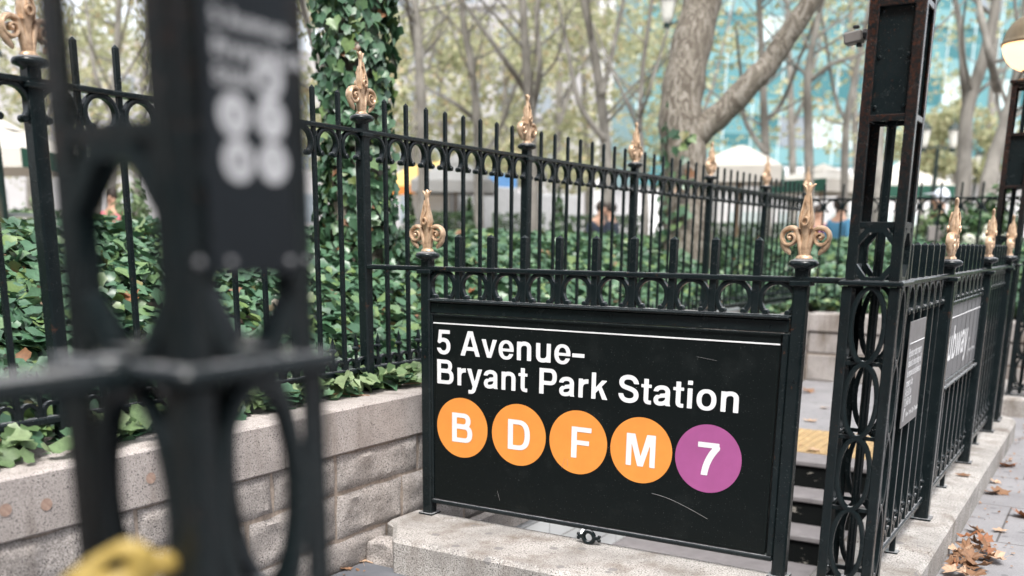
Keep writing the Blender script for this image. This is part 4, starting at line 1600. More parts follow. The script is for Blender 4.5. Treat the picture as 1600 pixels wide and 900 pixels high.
def bg_tree(label, t, path, r_px, forks=(), crown=None, kind=0, cscale=1.0, limbs=4, seed=0, dens=1050, group='trees in the park behind'):
    """path: photo pixels (x, y) down to the foot, standing at depth t; real radius from r_px"""
    rnd = random.Random(seed + int(path[0][0]))
    foot = at_z(path[0][0], t, TZ - .1)
    root = thing('plane_tree', label, 'tree', foot, 0, group)
    k = t / F_PX
    pts = [foot - Vector(foot)]
    for x, y in path:
        pts.append(at(x, y, t + rnd.uniform(-.2, .2)) - foot)
    m = MB()
    r0 = r_px * k
    top = pts[-1] + (pts[-1] - pts[-2]).normalized() * 2.5
    pts.append(top)
    limb(m, pts, r0 * 1.25, r0 * .5)
    for f in forks:
        fp = [at(x, y, t + rnd.uniform(-.6, .6)) - foot for x, y in f]
        fp.append(fp[-1] + (fp[-1] - fp[-2]).normalized() * 1.2)
        limb(m, fp, r0 * .62, r0 * .25, 8)
    for i in range(limbs):
        q = rnd.uniform(.45, .95)
        j = min(int(q * (len(pts) - 1)), len(pts) - 2)
        b = pts[j].lerp(pts[j + 1], rnd.random())
        if b.z < 2.2:
            continue
        a = rnd.uniform(0, 2 * PI)
        L = rnd.uniform(1.2, 2.6)
        d = Vector((math.cos(a), math.sin(a), rnd.uniform(.3, 1.0)))
        mid = b + d * L * .5 + Vector((0, 0, rnd.uniform(-.1, .25)))
        limb(m, [b, mid, b + d * L + Vector((rnd.uniform(-.4, .4), rnd.uniform(-.4, .4), .4))], r0 * .30, r0 * .08, 6)
    ob('trunk', m.mesh('trunk', MAT['farbark'], True), root)
    cz = crown if crown is not None else 6.3
    c = ob('crown', crown_mesh(kind, dens), root, (top.x * .6, top.y * .6, cz), (0, 0, rnd.uniform(0, 6)))
    c.scale = (cscale, cscale, cscale * .9)
    return root


# ivy-clad trunk just behind the fence
foot = at_z(562, 6.6, .9)
it = thing('ivy_tree', 'thick trunk wrapped in dark ivy just behind the tall fence', 'tree', foot)
m = MB()
limb(m, [(0, 0, -.6), (.0, .0, .6), (-.03, .02, 1.6), (.02, .05, 3.2), (.05, .0, 5.5)], .20, .15, 14)
ob('trunk', m.mesh('trunk', MAT['bark'], True), it)
n = 6200
hh = RNG.random(n) * 5.0 - .1
th = RNG.random(n) * 2 * PI
bare = (np.cos(th - .48) > .955) & (RNG.random(n) > .2)
rad = .20 - .008 * hh + RNG.random(n) ** 1.5 * .085 + .035 * np.sin(hh * 3.1 + th * 2)
pos = np.c_[rad * np.cos(th), rad * np.sin(th), hh]
nm = np.c_[np.cos(th), np.sin(th), np.full(n, .35)] + RNG.normal(size=(n, 3)) * .35
ivt = leaf_cloud('ivy', MAT['ivy'], pos[~bare], nm[~bare], RNG.uniform(.05, .09, n)[~bare], parent=it, down=(0, 0, -1))
cr = ob('crown', crown_mesh(1), it, (0, 0, 7.2))
cr.scale = (.8, .8, .7)

# big plane tree with the leaning bough
T = 11.2
foot = at_z(1072, T, .6)
bt = thing('plane_tree', 'big mottled plane tree with a heavy bough leaning right, ivy at its foot', 'tree', foot)
m = MB()
pp_ = [foot + Vector((0, 0, -.5))] + [at(x, y, T) for x, y in ((1073, 375), (1072, 320), (1068, 250), (1063, 180), (1074, 100), (1098, 0), (1118, -90), (1125, -200))]
limb(m, [p - foot for p in pp_], .30, .185, 16)
bb = [at(x, y, T + d) for x, y, d in ((1072, 232, .0), (1095, 205, -.05), (1133, 172, -.1), (1180, 122, -.2), (1200, 102, -.2), (1228, 60, -.3), (1268, 0, -.4), (1310, -80, -.5))]
limb(m, [p - foot for p in bb], .155, .10, 14)
ob('trunk', m.mesh('trunk', MAT['bark'], True), bt)
n = 420
hh = RNG.random(n) * 1.9 + .2
th = RNG.random(n) * 2 * PI
rad = .285 + RNG.random(n) * .07 - hh * .015
pos = np.c_[rad * np.cos(th), rad * np.sin(th), hh]
msk = (RNG.random(n) < np.clip(1.25 - hh * .5, .12, 1)) & (np.cos(th - 3.3) > -.35)
nm = np.c_[np.cos(th), np.sin(th), np.full(n, .3)] + RNG.normal(size=(n, 3)) * .3
leaf_cloud('ivy', MAT['ivy'], pos[msk], nm[msk], RNG.uniform(.07, .12, n)[msk], parent=bt, down=(0, 0, -1))
cr = ob('crown', crown_mesh(2), bt, (.6, .3, 7.4))
cr.scale = (.95, .95, .75)

TREES = [
    ("slim grey tree with two parallel stems right of the ivy-clad trunk", 19, [(662, 330), (660, 200), (655, 100), (652, 40), (645, -20)], 8, [[(657, 180), (652, 95), (642, 40), (634, -10)]], 0),
    ("slim wavy grey tree between the first two gold fence finials", 22, [(748, 330), (746, 200), (739, 120), (725, 40), (720, -20)], 7, [[(745, 190), (716, 165), (690, 150)], [(744, 250), (775, 215), (800, 150)]], 1),
    ("straight grey tree right behind the second gold fence finial", 20, [(832, 330), (830, 200), (822, 90), (816, -10)], 9, [[(826, 150), (790, 95), (752, 42)], [(829, 190), (843, 110), (838, 20), (850, -20)]], 2),
    ("leaning grey tree left of the white building corner", 19, [(950, 320), (944, 200), (930, 90), (911, -5)], 9, [[(940, 150), (955, 90), (972, 10)], [(946, 220), (905, 160), (884, 60)]], 0),
    ("thin forked tree in front of the white building corner", 17, [(1008, 330), (1002, 230), (1000, 190), (1004, 110), (1016, 20)], 5, [[(1000, 205), (975, 150), (958, 110)], [(1001, 180), (1015, 140), (1045, 40)]], 1),
    ("straight tree under the big leaning bough", 19, [(1198, 330), (1196, 230), (1192, 130), (1186, 0)], 7, [[(1195, 190), (1222, 160), (1250, 90)], [(1196, 240), (1165, 190), (1160, 140)]], 2),
    ("grey tree with kinked trunk left of the rusty column", 18, [(1264, 330), (1263, 200), (1262, 120), (1276, 40), (1290, -20)], 7, [[(1262, 130), (1300, 100), (1330, 90)]], 0),
    ("slender tree leaning behind the security camera column", 20, [(1318, 330), (1322, 200), (1336, 120), (1352, 40)], 6, [[(1322, 190), (1305, 150), (1290, 60)]], 1),
    ("tall V-forked tree between the rusty column and the lit globe lamp", 16, [(1503, 330), (1507, 250), (1511, 175), (1534, 100), (1552, 30), (1560, -30)], 11, [[(1511, 180), (1505, 110), (1500, 40), (1488, -20)]], 2),
    ("thick leaning tree behind the lit globe lamp", 15, [(1538, 330), (1550, 260), (1572, 190), (1590, 120), (1604, 20)], 12, [[(1540, 300), (1570, 268), (1610, 235)], [(1558, 140), (1545, 80), (1530, 10)]], 0),
    ("bare slim tree leaning left at the edge of the ivy-clad trunk", 15, [(545, 330), (520, 200), (495, 90), (470, 0)], 7, [[(500, 110), (515, 60), (540, -10)]], 1),
    ("thin tree glimpsed behind the left lamp post", 26, [(48, 340), (46, 250), (40, 120), (36, 0)], 6, [[(46, 240), (70, 200), (100, 120)]], 2),
    ("tree glimpsed through the near column's left opening", 22, [(172, 330), (175, 200), (182, 90), (186, 0)], 7, [[(176, 180), (150, 120), (140, 50)]], 0),
    ("pale trunk seen through the open middle of the rusty column", 13, [(1371, 330), (1372, 230), (1376, 120), (1384, 0)], 9, [], 2),
    ("tree hidden mostly by the near column's dark board", 24, [(330, 330), (333, 200), (338, 80), (342, 0)], 8, [], 1),
]
for i, (lab, tt, path, rp, forks, kind) in enumerate(TREES):
    bg_tree(lab, tt, path, rp, forks, kind=kind, seed=i * 7, crown=8.3 if path[0][0] > 600 else 7.2, dens=1300 if path[0][0] < 1400 else 350, limbs=8)
FAR = [(640, 33, 'second-row tree behind the slim twin-stemmed tree'), (700, 38, 'second-row tree over the yellow kiosk awning'), (780, 35, 'second-row tree over the blue-fronted kiosk'),
       (870, 34, 'second-row tree right of the second fence finial'), (920, 40, 'distant tree before the pale stone building'), (1090, 34, 'second-row tree behind the big plane trunk'),
       (1240, 33, 'second-row tree over the right-hand parasol'), (1340, 36, 'second-row tree behind the rusty column'), (60, 36, 'far tree above the left parasol'),
       (150, 40, 'far tree seen left of the near column'), (215, 34, 'far leafy tree inside the near column opening'), (520, 36, 'far tree left of the ivy-clad trunk'), (1540, 40, 'far tree between the forked tree and the globe lamp')]
for i, (x, tt, lab) in enumerate(FAR):
    j = random.uniform(-14, 14)
    bg_tree(lab, tt, [(x, 340), (x + j * .4, 230), (x + j, 110), (x + j * 1.6, 20)], 6, [[(x + j * .5, 200), (x + 25, 130), (x + 45, 50)]], kind=i % 3, seed=i * 13 + 5,
            crown=6.6 if x < 1000 else (7.5 if x < 1350 else 11), cscale=1.45, dens=2900 if x < 960 else 1000, limbs=9)


# ------------------------------------------------------------------ buildings beyond the park
def facing(x0, x1, t0, t1):
    a, b = at_z(x0, t0, 0), at_z(x1, t1, 0)
    d = b - a
    return a, math.atan2(d.y, d.x), d.length


tg = NT("teal_curtain_glass")
vor = tg.n("ShaderNodeTexBrick")
vor.inputs["Scale"].default_value = 1
vor.inputs["Brick Width"].default_value = 1.9
vor.inputs["Row Height"].default_value = 1.95
vor.inputs["Mortar Size"].default_value = 0.03
vor.offset = 0.0
vor.inputs["Color1"].default_value = (0.035, 0.125, 0.142, 1)
vor.inputs["Color2"].default_value = (0.10, 0.235, 0.258, 1)
vor.inputs["Mortar"].default_value = (0.19, 0.31, 0.33, 1)
mp = tg.n("ShaderNodeMapping")
mp.inputs["Rotation"].default_value = (PI / 2, 0, 0)
tg.l(tg.tc.outputs["Object"], mp.inputs[0])
tg.l(mp.outputs[0], vor.inputs["Vector"])
tg.set(**{"Base Color": vor.outputs["Color"], "Roughness": 0.45})
tg.b.inputs["Specular IOR Level"].default_value = 0.25
MAT['teal'] = tg.m
MAT['tealspan'] = plain("pale_teal_spandrel", (0.13, 0.27, 0.292), 0.5, var=0.06, scale=.5)
MAT['mullion'] = plain("pale_aluminium", (0.55, 0.66, 0.68), 0.4, 0.2)
MAT['officelit'] = plain("office_interior", (0.42, 0.52, 0.53), 0.4, var=.25, scale=.8)
MAT['limestone'] = plain("pale_limestone", (0.33, 0.325, 0.33), 0.85, var=0.08, scale=.7)
MAT['glassdark'] = plain("grey_window_glass", (0.20, 0.23, 0.26), 0.15, var=0.2, scale=1)
MAT['whitepanel'] = plain("white_pavilion_panel", (0.58, 0.58, 0.59), 0.6, var=0.03)

a, rz, L = facing(985, 1760, 62, 70)
gb = thing('glass_building', 'teal glass curtain-wall office block at upper right beyond the park', 'building', (a.x, a.y, TZ), rz)
ob('curtain_wall', MB().box(0, L, 0, 14, 4.5, 34).mesh('curtain_wall', MAT['teal']), gb)
sp = MB()
for k in range(8):
    z = 6.0 + k * 2.9
    sp.box(-.05, L + .05, -.10, 0, z, z + 1.0)
ob('spandrel', sp.mesh('spandrel', MAT['tealspan']), gb)
mu = MB()
for k in range(int(L / 1.9)):
    mu.box(k * 1.9, k * 1.9 + .07, -.14, -.105, 4.5, 34)
ob('mullions', mu.mesh('mullions', MAT['mullion']), gb)
for kx, kz in ((5, 0), (7, 0), (8, 2), (10, 0), (12, 3), (16, 0), (17, 0), (20, 3), (21, 3), (25, 2), (6, 0), (9, 1), (11, 1), (14, 0), (15, 2), (18, 1), (20, 2), (21, 1), (22, 1), (13, 1), (4, 2), (19, 0), (23, 2)):
    wn = MB().box(kx * 1.9 + .14, kx * 1.9 + 1.88, -.06, -.02, 7.05 + kz * 2.9, 8.85 + kz * 2.9)
    ob('window', wn.mesh('window', MAT['officelit'] if (kx + kz) % 5 else MAT['glassdark']), gb)
ob('base', MB().box(.2, L - .2, .2, 13.8, 0, 4.5).mesh('base', MAT['whitepanel']), gb)

a, rz, L = facing(560, 984, 74, 66)
lb = thing('stone_building', 'pale grey stone office building with dark windows behind the trees', 'building', (a.x, a.y, TZ), rz)
ob('wall', MB().box(0, L, 0, 14, 0, 32).mesh('wall', MAT['limestone']), lb)
pl_ = MB()
for k in range(4):
    pl_.box(L - 2.4 + k * .62, L - 2.0 + k * .62, -.5, 0, 0, 32)
ob('pilasters', pl_.mesh('pilasters', MAT['whitepanel']), lb)
for kz in range(6):
    for kx in range(int((L - 3) / 2.6)):
        x, z = 1 + kx * 2.6, 2.2 + kz * 3.6
        f = ob('window', shared('stonewin', lambda: MB().box(0, 1.3, -.05, .02, 0, 2.0).mesh('window', MAT['glassdark'])), lb, (x, 0, z))
co = MB()
for kz in range(1, 8):
    co.box(0, L - 2.5, -.3, 0, .9 + kz * 3.6 + 1.0, 1.15 + kz * 3.6 + 1.0)
ob('cornice', co.mesh('cornice', MAT['limestone']), lb)

a, rz, L = facing(-420, 545, 66, 74)
lb2 = thing('stone_building', 'long pale building at far left behind the trees', 'building', (a.x, a.y, TZ), rz)
ob('wall', MB().box(0, L, 0, 14, 0, 14).mesh('wall', MAT['limestone']), lb2)
for kz in range(3):
    for kx in range(int(L / 3.0)):
        ob('window', shared('stonewin', lambda: None), lb2, (1 + kx * 3.0, 0, 2.2 + kz * 3.8))

a, rz, L = facing(1120, 1640, 40, 42)
wp = thing('white_pavilion', 'long low white pavilion behind the parasols below the glass block', 'pavilion', (a.x, a.y, TZ), rz)
ob('wall', MB().box(0, L, 0, 6, 0, 3.6).mesh('wall', MAT['whitepanel']), wp)
rf = MB().add([(-.3, -.4, 3.6), (L + .3, -.4, 3.6), (L + .3, 6.4, 3.6), (-.3, 6.4, 3.6), (-.3, 3, 4.3), (L + .3, 3, 4.3)], [(0, 1, 5, 4), (2, 3, 4, 5), (0, 4, 3), (1, 2, 5), (0, 3, 2, 1)])
ob('roof', rf.mesh('roof', MAT['whitepanel']), wp)
wg = MB()
for k in range(int(L / 2.2)):
    wg.box(.4 + k * 2.2, 1.9 + k * 2.2, -.05, .0, .5, 2.3)
ob('window_glazing', wg.mesh('window_glazing', plain("pale_glazing", (.45, .52, .52), .2)), wp)

# unseen street buildings, added to darken iron reflections and cut sky light
MAT['brownstone'] = plain("brown_street_stone", (0.13, 0.115, 0.10), 0.85, var=.15, scale=.6)
for nm, lab, lc, rz_, L_, H_ in (('street_building', 'unseen tall brown stone building added behind the camera to darken reflections', (34, -24, PZ), PI, 64, 26),
                                 ('street_building', 'unseen lower brown stone building added at the right to shape reflections', (44, 60, PZ), -PI / 2, 78, 15)):
    b = thing(nm, lab, 'building', lc, rz_)
    ob('wall', MB().box(0, L_, 0, 12, 0, H_).mesh('wall', MAT['brownstone']), b)
    for kz in range(int((H_ - 2) / 4)):
        for kx in range(int(L_ / 4)):
            ob('window', shared('streetwin', lambda: MB().box(0, 1.6, -.06, .02, 0, 2.3).mesh('window', MAT['glassdark'])), b, (1.2 + kx * 4, 0, 1.2 + kz * 4))

# ------------------------------------------------------------------ parasols, kiosks, lamps
MAT['canvas'] = plain("cream_canvas", (0.50, 0.475, 0.43), 0.8, var=.05, scale=2)
MAT['greycanvas'] = plain("grey_canvas", (0.28, 0.28, 0.275), 0.8, var=.05, scale=2)
MAT['greenval'] = plain("dark_green_valance", (0.01, 0.075, 0.05), 0.7)
MAT['wood'] = plain("pole_wood", (0.22, 0.15, 0.09), 0.6)


def parasol(label, x, t, w, z_edge, z_top, green=(0,), mat='canvas', vent=True, rz=.5, val=.26):
    p = at_z(x, t, TZ)
    r = thing('parasol', label, 'parasol', p, rz, 'park parasols')
    h = w / 2
    ze, zt = z_edge - TZ, z_top - TZ
    cn = MB()
    n = 6
    rings = []
    for k in range(n + 1):
        q = k / n
        s = h * (1 - q) + .05 * q
        z = ze + (zt - ze) * (q ** .9)
        sag = .06 * math.sin(PI * q)
        rings.append([(-s, -s, z), (0, -s * .985, z - sag * .6), (s, -s, z), (s * .985, 0, z - sag * .6), (s, s, z), (0, s * .985, z - sag * .6), (-s, s, z), (-s * .985, 0, z - sag * .6)])
    o = [v for rr in rings for v in rr]
    fs = [(k * 8 + i, k * 8 + (i + 1) % 8, (k + 1) * 8 + (i + 1) % 8, (k + 1) * 8 + i) for k in range(n) for i in range(8)]
    fs.append(tuple(n * 8 + i for i in range(8)))
    cn.add(o, fs)
    if vent:
        v = h * .34
        z = ze + (zt - ze) * .72
        cn.add([(-v, -v, z), (v, -v, z), (v, v, z), (-v, v, z), (0, 0, zt + .12)], [(0, 1, 4), (1, 2, 4), (2, 3, 4), (3, 0, 4)])
    ob('canopy', cn.mesh('canopy', MAT[mat], True, 30), r)
    cs = [(-h, -h), (h, -h), (h, h), (-h, h)]
    for i in range(4):
        (x0, y0), (x1, y1) = cs[i], cs[(i + 1) % 4]
        vm = MB().add([(x0, y0, ze), (x1, y1, ze), (x1, y1, ze - val), (x0, y0, ze - val), (x0 * .99, y0 * .99, ze), (x1 * .99, y1 * .99, ze), (x1 * .99, y1 * .99, ze - val), (x0 * .99, y0 * .99, ze - val)],
                      [(0, 1, 2, 3), (4, 7, 6, 5), (0, 4, 5, 1), (3, 2, 6, 7)])
        ob('valance', vm.mesh('valance', MAT['greenval'] if i in green else MAT[mat]), r)
    ob('pole', MB().tube([(0, 0, 0), (0, 0, zt)], .03, 8).mesh('pole', MAT['wood'], True), r)
    rb = MB()
    for cx, cy in cs:
        rb.bar((0, 0, zt - .1), (cx * .97, cy * .97, ze - .02), .02, .02)
    ob('ribs', rb.mesh('ribs', MAT['wood']), r)
    return r


parasol('cream parasol with green valance beside the big plane trunk', 1150, 17.5, 1.45, 2.48, 2.86, (1,), rz=.25, vent=False)
parasol('cream vented parasol with green valance left of the rusty column', 1277, 22, 1.9, 2.55, 2.82, (3,), rz=1.1)
parasol('cream parasol cut by the left edge of the photo', 2, 15, 2.2, 2.38, 2.85, (1,), rz=.45)
parasol('grey parasol beside the yellow kiosk awning', 712, 24, 1.9, 2.55, 3.1, (), 'greycanvas', rz=.5)
parasol('cream parasol half hidden behind the rusty column', 1395, 24, 2.2, 2.55, 3.05, (0, 1), rz=.3)

MAT['yellowaw'] = plain("yellow_awning", (0.72, 0.50, 0.16), 0.7)
MAT['orangetrim'] = plain("orange_trim", (0.75, 0.25, 0.04), 0.6)
MAT['bluetrim'] = plain("blue_fascia", (0.12, 0.30, 0.60), 0.5)
MAT['cream'] = plain("cream_board", (0.66, 0.52, 0.32), 0.6)
MAT['kwhite'] = plain("white_kiosk_board", (0.45, 0.46, 0.47), 0.6)
MAT['kdark'] = plain("dark_counter", (0.06, 0.06, 0.055), 0.6)

p = at_z(640, 27, TZ)
kk = thing('market_kiosk', 'market kiosk with a yellow awning and orange edge right of the ivy trunk', 'kiosk', p, -.5)
ob('body', MB().cbox(0, 2.4, 0, 2, 0, 2.4, .03).mesh('body', MAT['kwhite']), kk)
ob('awning', MB().add([(-.15, -1.0, 2.35), (2.55, -1.0, 2.35), (2.55, .1, 3.0), (-.15, .1, 3.0), (-.15, -1.0, 2.29), (2.55, -1.0, 2.29), (2.55, .1, 2.92), (-.15, .1, 2.92)],
                      [(0, 1, 2, 3), (4, 7, 6, 5), (0, 4, 5, 1), (1, 5, 6, 2), (2, 6, 7, 3), (3, 7, 4, 0)]).mesh('awning', MAT['yellowaw']), kk)
ob('awning_edge', MB().box(-.16, 2.56, -1.03, -1.0, 2.15, 2.36).mesh('awning_edge', MAT['orangetrim']), kk)
ob('counter', MB().cbox(.1, 2.3, -.35, 0, .85, .95, .01).mesh('counter', MAT['kdark']), kk)
p = at_z(752, 28, TZ)
kk = thing('market_kiosk', 'white kiosk with blue fascia and cream end panel behind the fence', 'kiosk', p, -.5)
ob('body', MB().cbox(0, 1.9, 0, 2, 0, 2.3, .03).mesh('body', MAT['kwhite']), kk)
ob('fascia', MB().cbox(-.1, 2.0, -.3, -.02, 2.3, 2.75, .02).mesh('fascia', MAT['bluetrim']), kk)
ob('end_panel', MB().cbox(1.25, 1.75, -.06, -.005, .1, 2.25, .01).mesh('end_panel', MAT['cream']), kk)
ob('hatch', MB().cbox(.15, 1.1, -.05, -.005, 1.0, 1.9, .01).mesh('hatch', MAT['kdark']), kk)
ob('awning', MB().cbox(-.1, 1.2, -.6, -.31, 2.02, 2.10, .01).mesh('awning', plain("pale_blue_awning", (.45, .62, .72), .6)), kk)


def park_lamp(label, x, t, ztop, arms=1, span=.55):
    p = at_z(x, t, TZ)
    r = thing('park_lamp', label, 'lamp post', p, .55)
    h = ztop - TZ
    ps = MB().lathe([(.11, 0), (.11, .25), (.07, .35), (.05, .6), (.042, h - .5), (.05, h - .48), (.03, h - .4)], 12)
    hs_ = [0.0] if arms == 1 else [-span / 2, span / 2]
    if arms == 2:
        ps.tube([(-span / 2, 0, h - .30), (-span / 2 * .6, 0, h - .42), (0, 0, h - .36), (span / 2 * .6, 0, h - .42), (span / 2, 0, h - .30)], .018, 8)
    ob('post', ps.mesh('post', MAT['lamppost'], True, 40), r)
    for s in hs_:
        ln = MB().lathe([(.05, -.40), (.075, -.34), (.115, -.08), (.112, -.07)], 8, (s, 0, h))
        l_ = ob('lantern', ln.mesh('lantern', MAT['lanternglass']), r)
        hd = MB().lathe([(.14, -.07), (.13, -.04), (.06, .04), (.02, .08), (.012, .14), (.0001, .15)], 8, (s, 0, h))
        bs_ = MB().lathe([(.055, -.48), (.055, -.41), (.03, -.40)], 8, (s, 0, h))
        ob('holder', bs_.mesh('holder', MAT['lamppost']), l_)
        ob('hood', hd.mesh('hood', MAT['lamppost']), l_)
    return r


park_lamp('twin lantern park lamp right of the rusty column', 1450, 20, 3.50, 2, .58)
park_lamp('single lantern park lamp cut by the left edge', 8, 8.5, 2.72, 1)
park_lamp('twin lantern lamp half behind the big plane trunk', 1046, 16, 4.9, 2, .40)
park_lamp('small single lantern lamp left of the globe lamp column', 1513, 30, 3.9, 1)


def shrub(label, x, t, z0, w, h, n, mat='shrub', cone=False, flowers=0, name='shrub'):
    p = at_z(x, t, z0)
    r = thing(name, label, 'shrub', p)
    d = RNG.normal(size=(n, 3))
    d /= np.linalg.norm(d, axis=1, keepdims=True)
    q = d * RNG.random((n, 1)) ** .35
    z = (q[:, 2] + 1) / 2
    f = (1.05 - z) if cone else np.ones(n)
    f = f * (1 + .2 * np.sin(d[:, 0] * 7 + d[:, 1] * 5 + z * 6))
    pos = np.c_[q[:, 0] * w / 2 * f, q[:, 1] * w / 2 * f, z * h]
    leaf_cloud('foliage', MAT[mat], pos, d + RNG.normal(size=d.shape) * .5, RNG.uniform(.05, .10, n) * (1.6 if t > 18 else 1), QUAD, QUAD_F, parent=r)
    ob('stem', MB().tube([(0, 0, -.6), (0, 0, h * .6)], .02, 6).mesh('stem', MAT['farbark']), r)
    for i in range(flowers):
        a = random.uniform(0, 2 * PI)
        b = random.uniform(.2, .95)
        fm_ = MB()
        k = 60
        dd = RNG.normal(size=(k, 3))
        dd /= np.linalg.norm(dd, axis=1, keepdims=True)
        fl2 = leaf_cloud('flower_head', MAT['hydrangea'], dd * .075, dd, np.full(k, .05), QUAD, QUAD_F, parent=r)
        fl2.location = (w / 2 * math.cos(a) * .85, w / 2 * math.sin(a) * .85, h * b)
    return r


shrub('dark clipped cone shrub behind the fence left of the tall pickets', 872, 18, .2, .9, 2.0, 700, cone=True)
shrub('dark rounded shrub beside the grey parasol', 733, 21, .2, .8, 1.9, 600, cone=True)
shrub('dark shrub right of the ivy-clad trunk', 641, 15, .3, .8, 1.6, 500, cone=True)
shrub('green flowering bush with white hydrangea heads beyond the far fence', 1525, 11.5, 1.0, .75, .65, 600, flowers=7)
shrub('leafy green bush behind the railing finials at right', 1490, 12.2, 1.0, .55, .75, 450, flowers=2)
shrub('pale green tall bush below the twin lantern lamp', 1452, 13, .9, .5, .8, 400, mat='young')
shrub('broad-leaved plant beside the farthest column', 1552, 12.5, 1.0, .6, 1.0, 420)
shrub('bush with yellow-green leaves at far left beyond the ivy', 60, 12, .9, .5, .75, 300, mat='young')
shrub('feathery green plant glimpsed inside the near column opening', 212, 12, .9, .5, 1.0, 320, mat='young')

for i, (x0, x1, t_, h_, lab) in enumerate(((655, 735, 23, 1.65, 'dark clipped hedge below the yellow awning kiosk'), (770, 850, 22, 1.6, 'dark clipped hedge in front of the blue-fronted kiosk'),
                                           (880, 1010, 21, 1.55, 'long dark hedge behind the two people in dark clothes'), (1090, 1240, 24, 1.5, 'long hedge below the parasols'), (20, 120, 18, 1.45, 'low hedge at far left behind the cafe table'))):
    a_, b_ = at_z(x0, t_, TZ), at_z(x1, t_, TZ)
    hd_ = thing('hedge', lab, 'hedge', a_, math.atan2(b_.y - a_.y, b_.x - a_.x))
    LL = (b_ - a_).length
    n = int(1500 * LL)
    q_ = np.c_[RNG.random(n) * LL, (RNG.random(n) - .5) * .7, .05 + RNG.random(n) ** .7 * h_]
    leaf_cloud('foliage', MAT['shrub'], q_, RNG.normal(size=(n, 3)) + np.array([0, -.4, .6]), RNG.uniform(.05, .09, n), QUAD, QUAD_F, parent=hd_)
    ob('stems', MB().box(.1, LL - .1, -.15, .15, -.05, h_ * .8).mesh('stems', MAT['soil']), hd_)

# leafy hedge band in front of the glass block
for i, (x, lab) in enumerate(((1432, 'low leafy tree left of the twin lantern lamp'), (1478, 'low leafy tree behind the twin lantern lamp'), (1545, 'low leafy tree right of the twin lantern lamp'))):
    p = at_z(x, 30, TZ)
    r = thing('small_tree', lab, 'tree', p)
    cs = [(random.uniform(-.9, .9), random.uniform(-.9, .9), random.uniform(3.1, 4.9)) for _ in range(14)]
    pt = crown_points(cs, [random.uniform(.35, .6) for _ in cs], 900)
    leaf_cloud('crown', MAT['plane'], pt, RNG.normal(size=pt.shape), RNG.uniform(.12, .2, len(pt)), QUAD, QUAD_F, parent=r)
    ob('trunk', MB().tube([(0, 0, -.1), (.05, 0, 2), (0, 0, 4)], [.08, .07, .04], 8).mesh('trunk', MAT['farbark'], True), r)


# ------------------------------------------------------------------ people (blurred, beyond the ivy)
MAT['skin'] = plain("skin", (0.50, 0.30, 0.21), 0.6, var=.05)
MAT['hair'] = plain("dark_hair", (0.03, 0.02, 0.015), 0.6)


def skinned(name, verts, edges, radii, mat, parent, root=0):
    me = bpy.data.meshes.new(name)
    me.from_pydata(verts, edges, [])
    o = bpy.data.objects.new(name, me)
    COL.objects.link(o)
    md = o.modifiers.new('skin', 'SKIN')
    for i, r in enumerate(radii):
        sv = me.skin_vertices[0].data[i]
        sv.radius = r if isinstance(r, tuple) else (r, r)
        sv.use_root = i == root
    s = o.modifiers.new('sub', 'SUBSURF')
    s.levels = s.render_levels = 2
    bpy.context.view_layer.update()
    m2_ = bpy.data.meshes.new_from_object(o.evaluated_get(bpy.context.evaluated_depsgraph_get()))
    bpy.data.objects.remove(o)
    bpy.data.meshes.remove(me)
    m2_.materials.clear()
    m2_.materials.append(mat)
    m2_.polygons.foreach_set('use_smooth', [True] * len(m2_.polygons))
    return ob(name, m2_, parent)


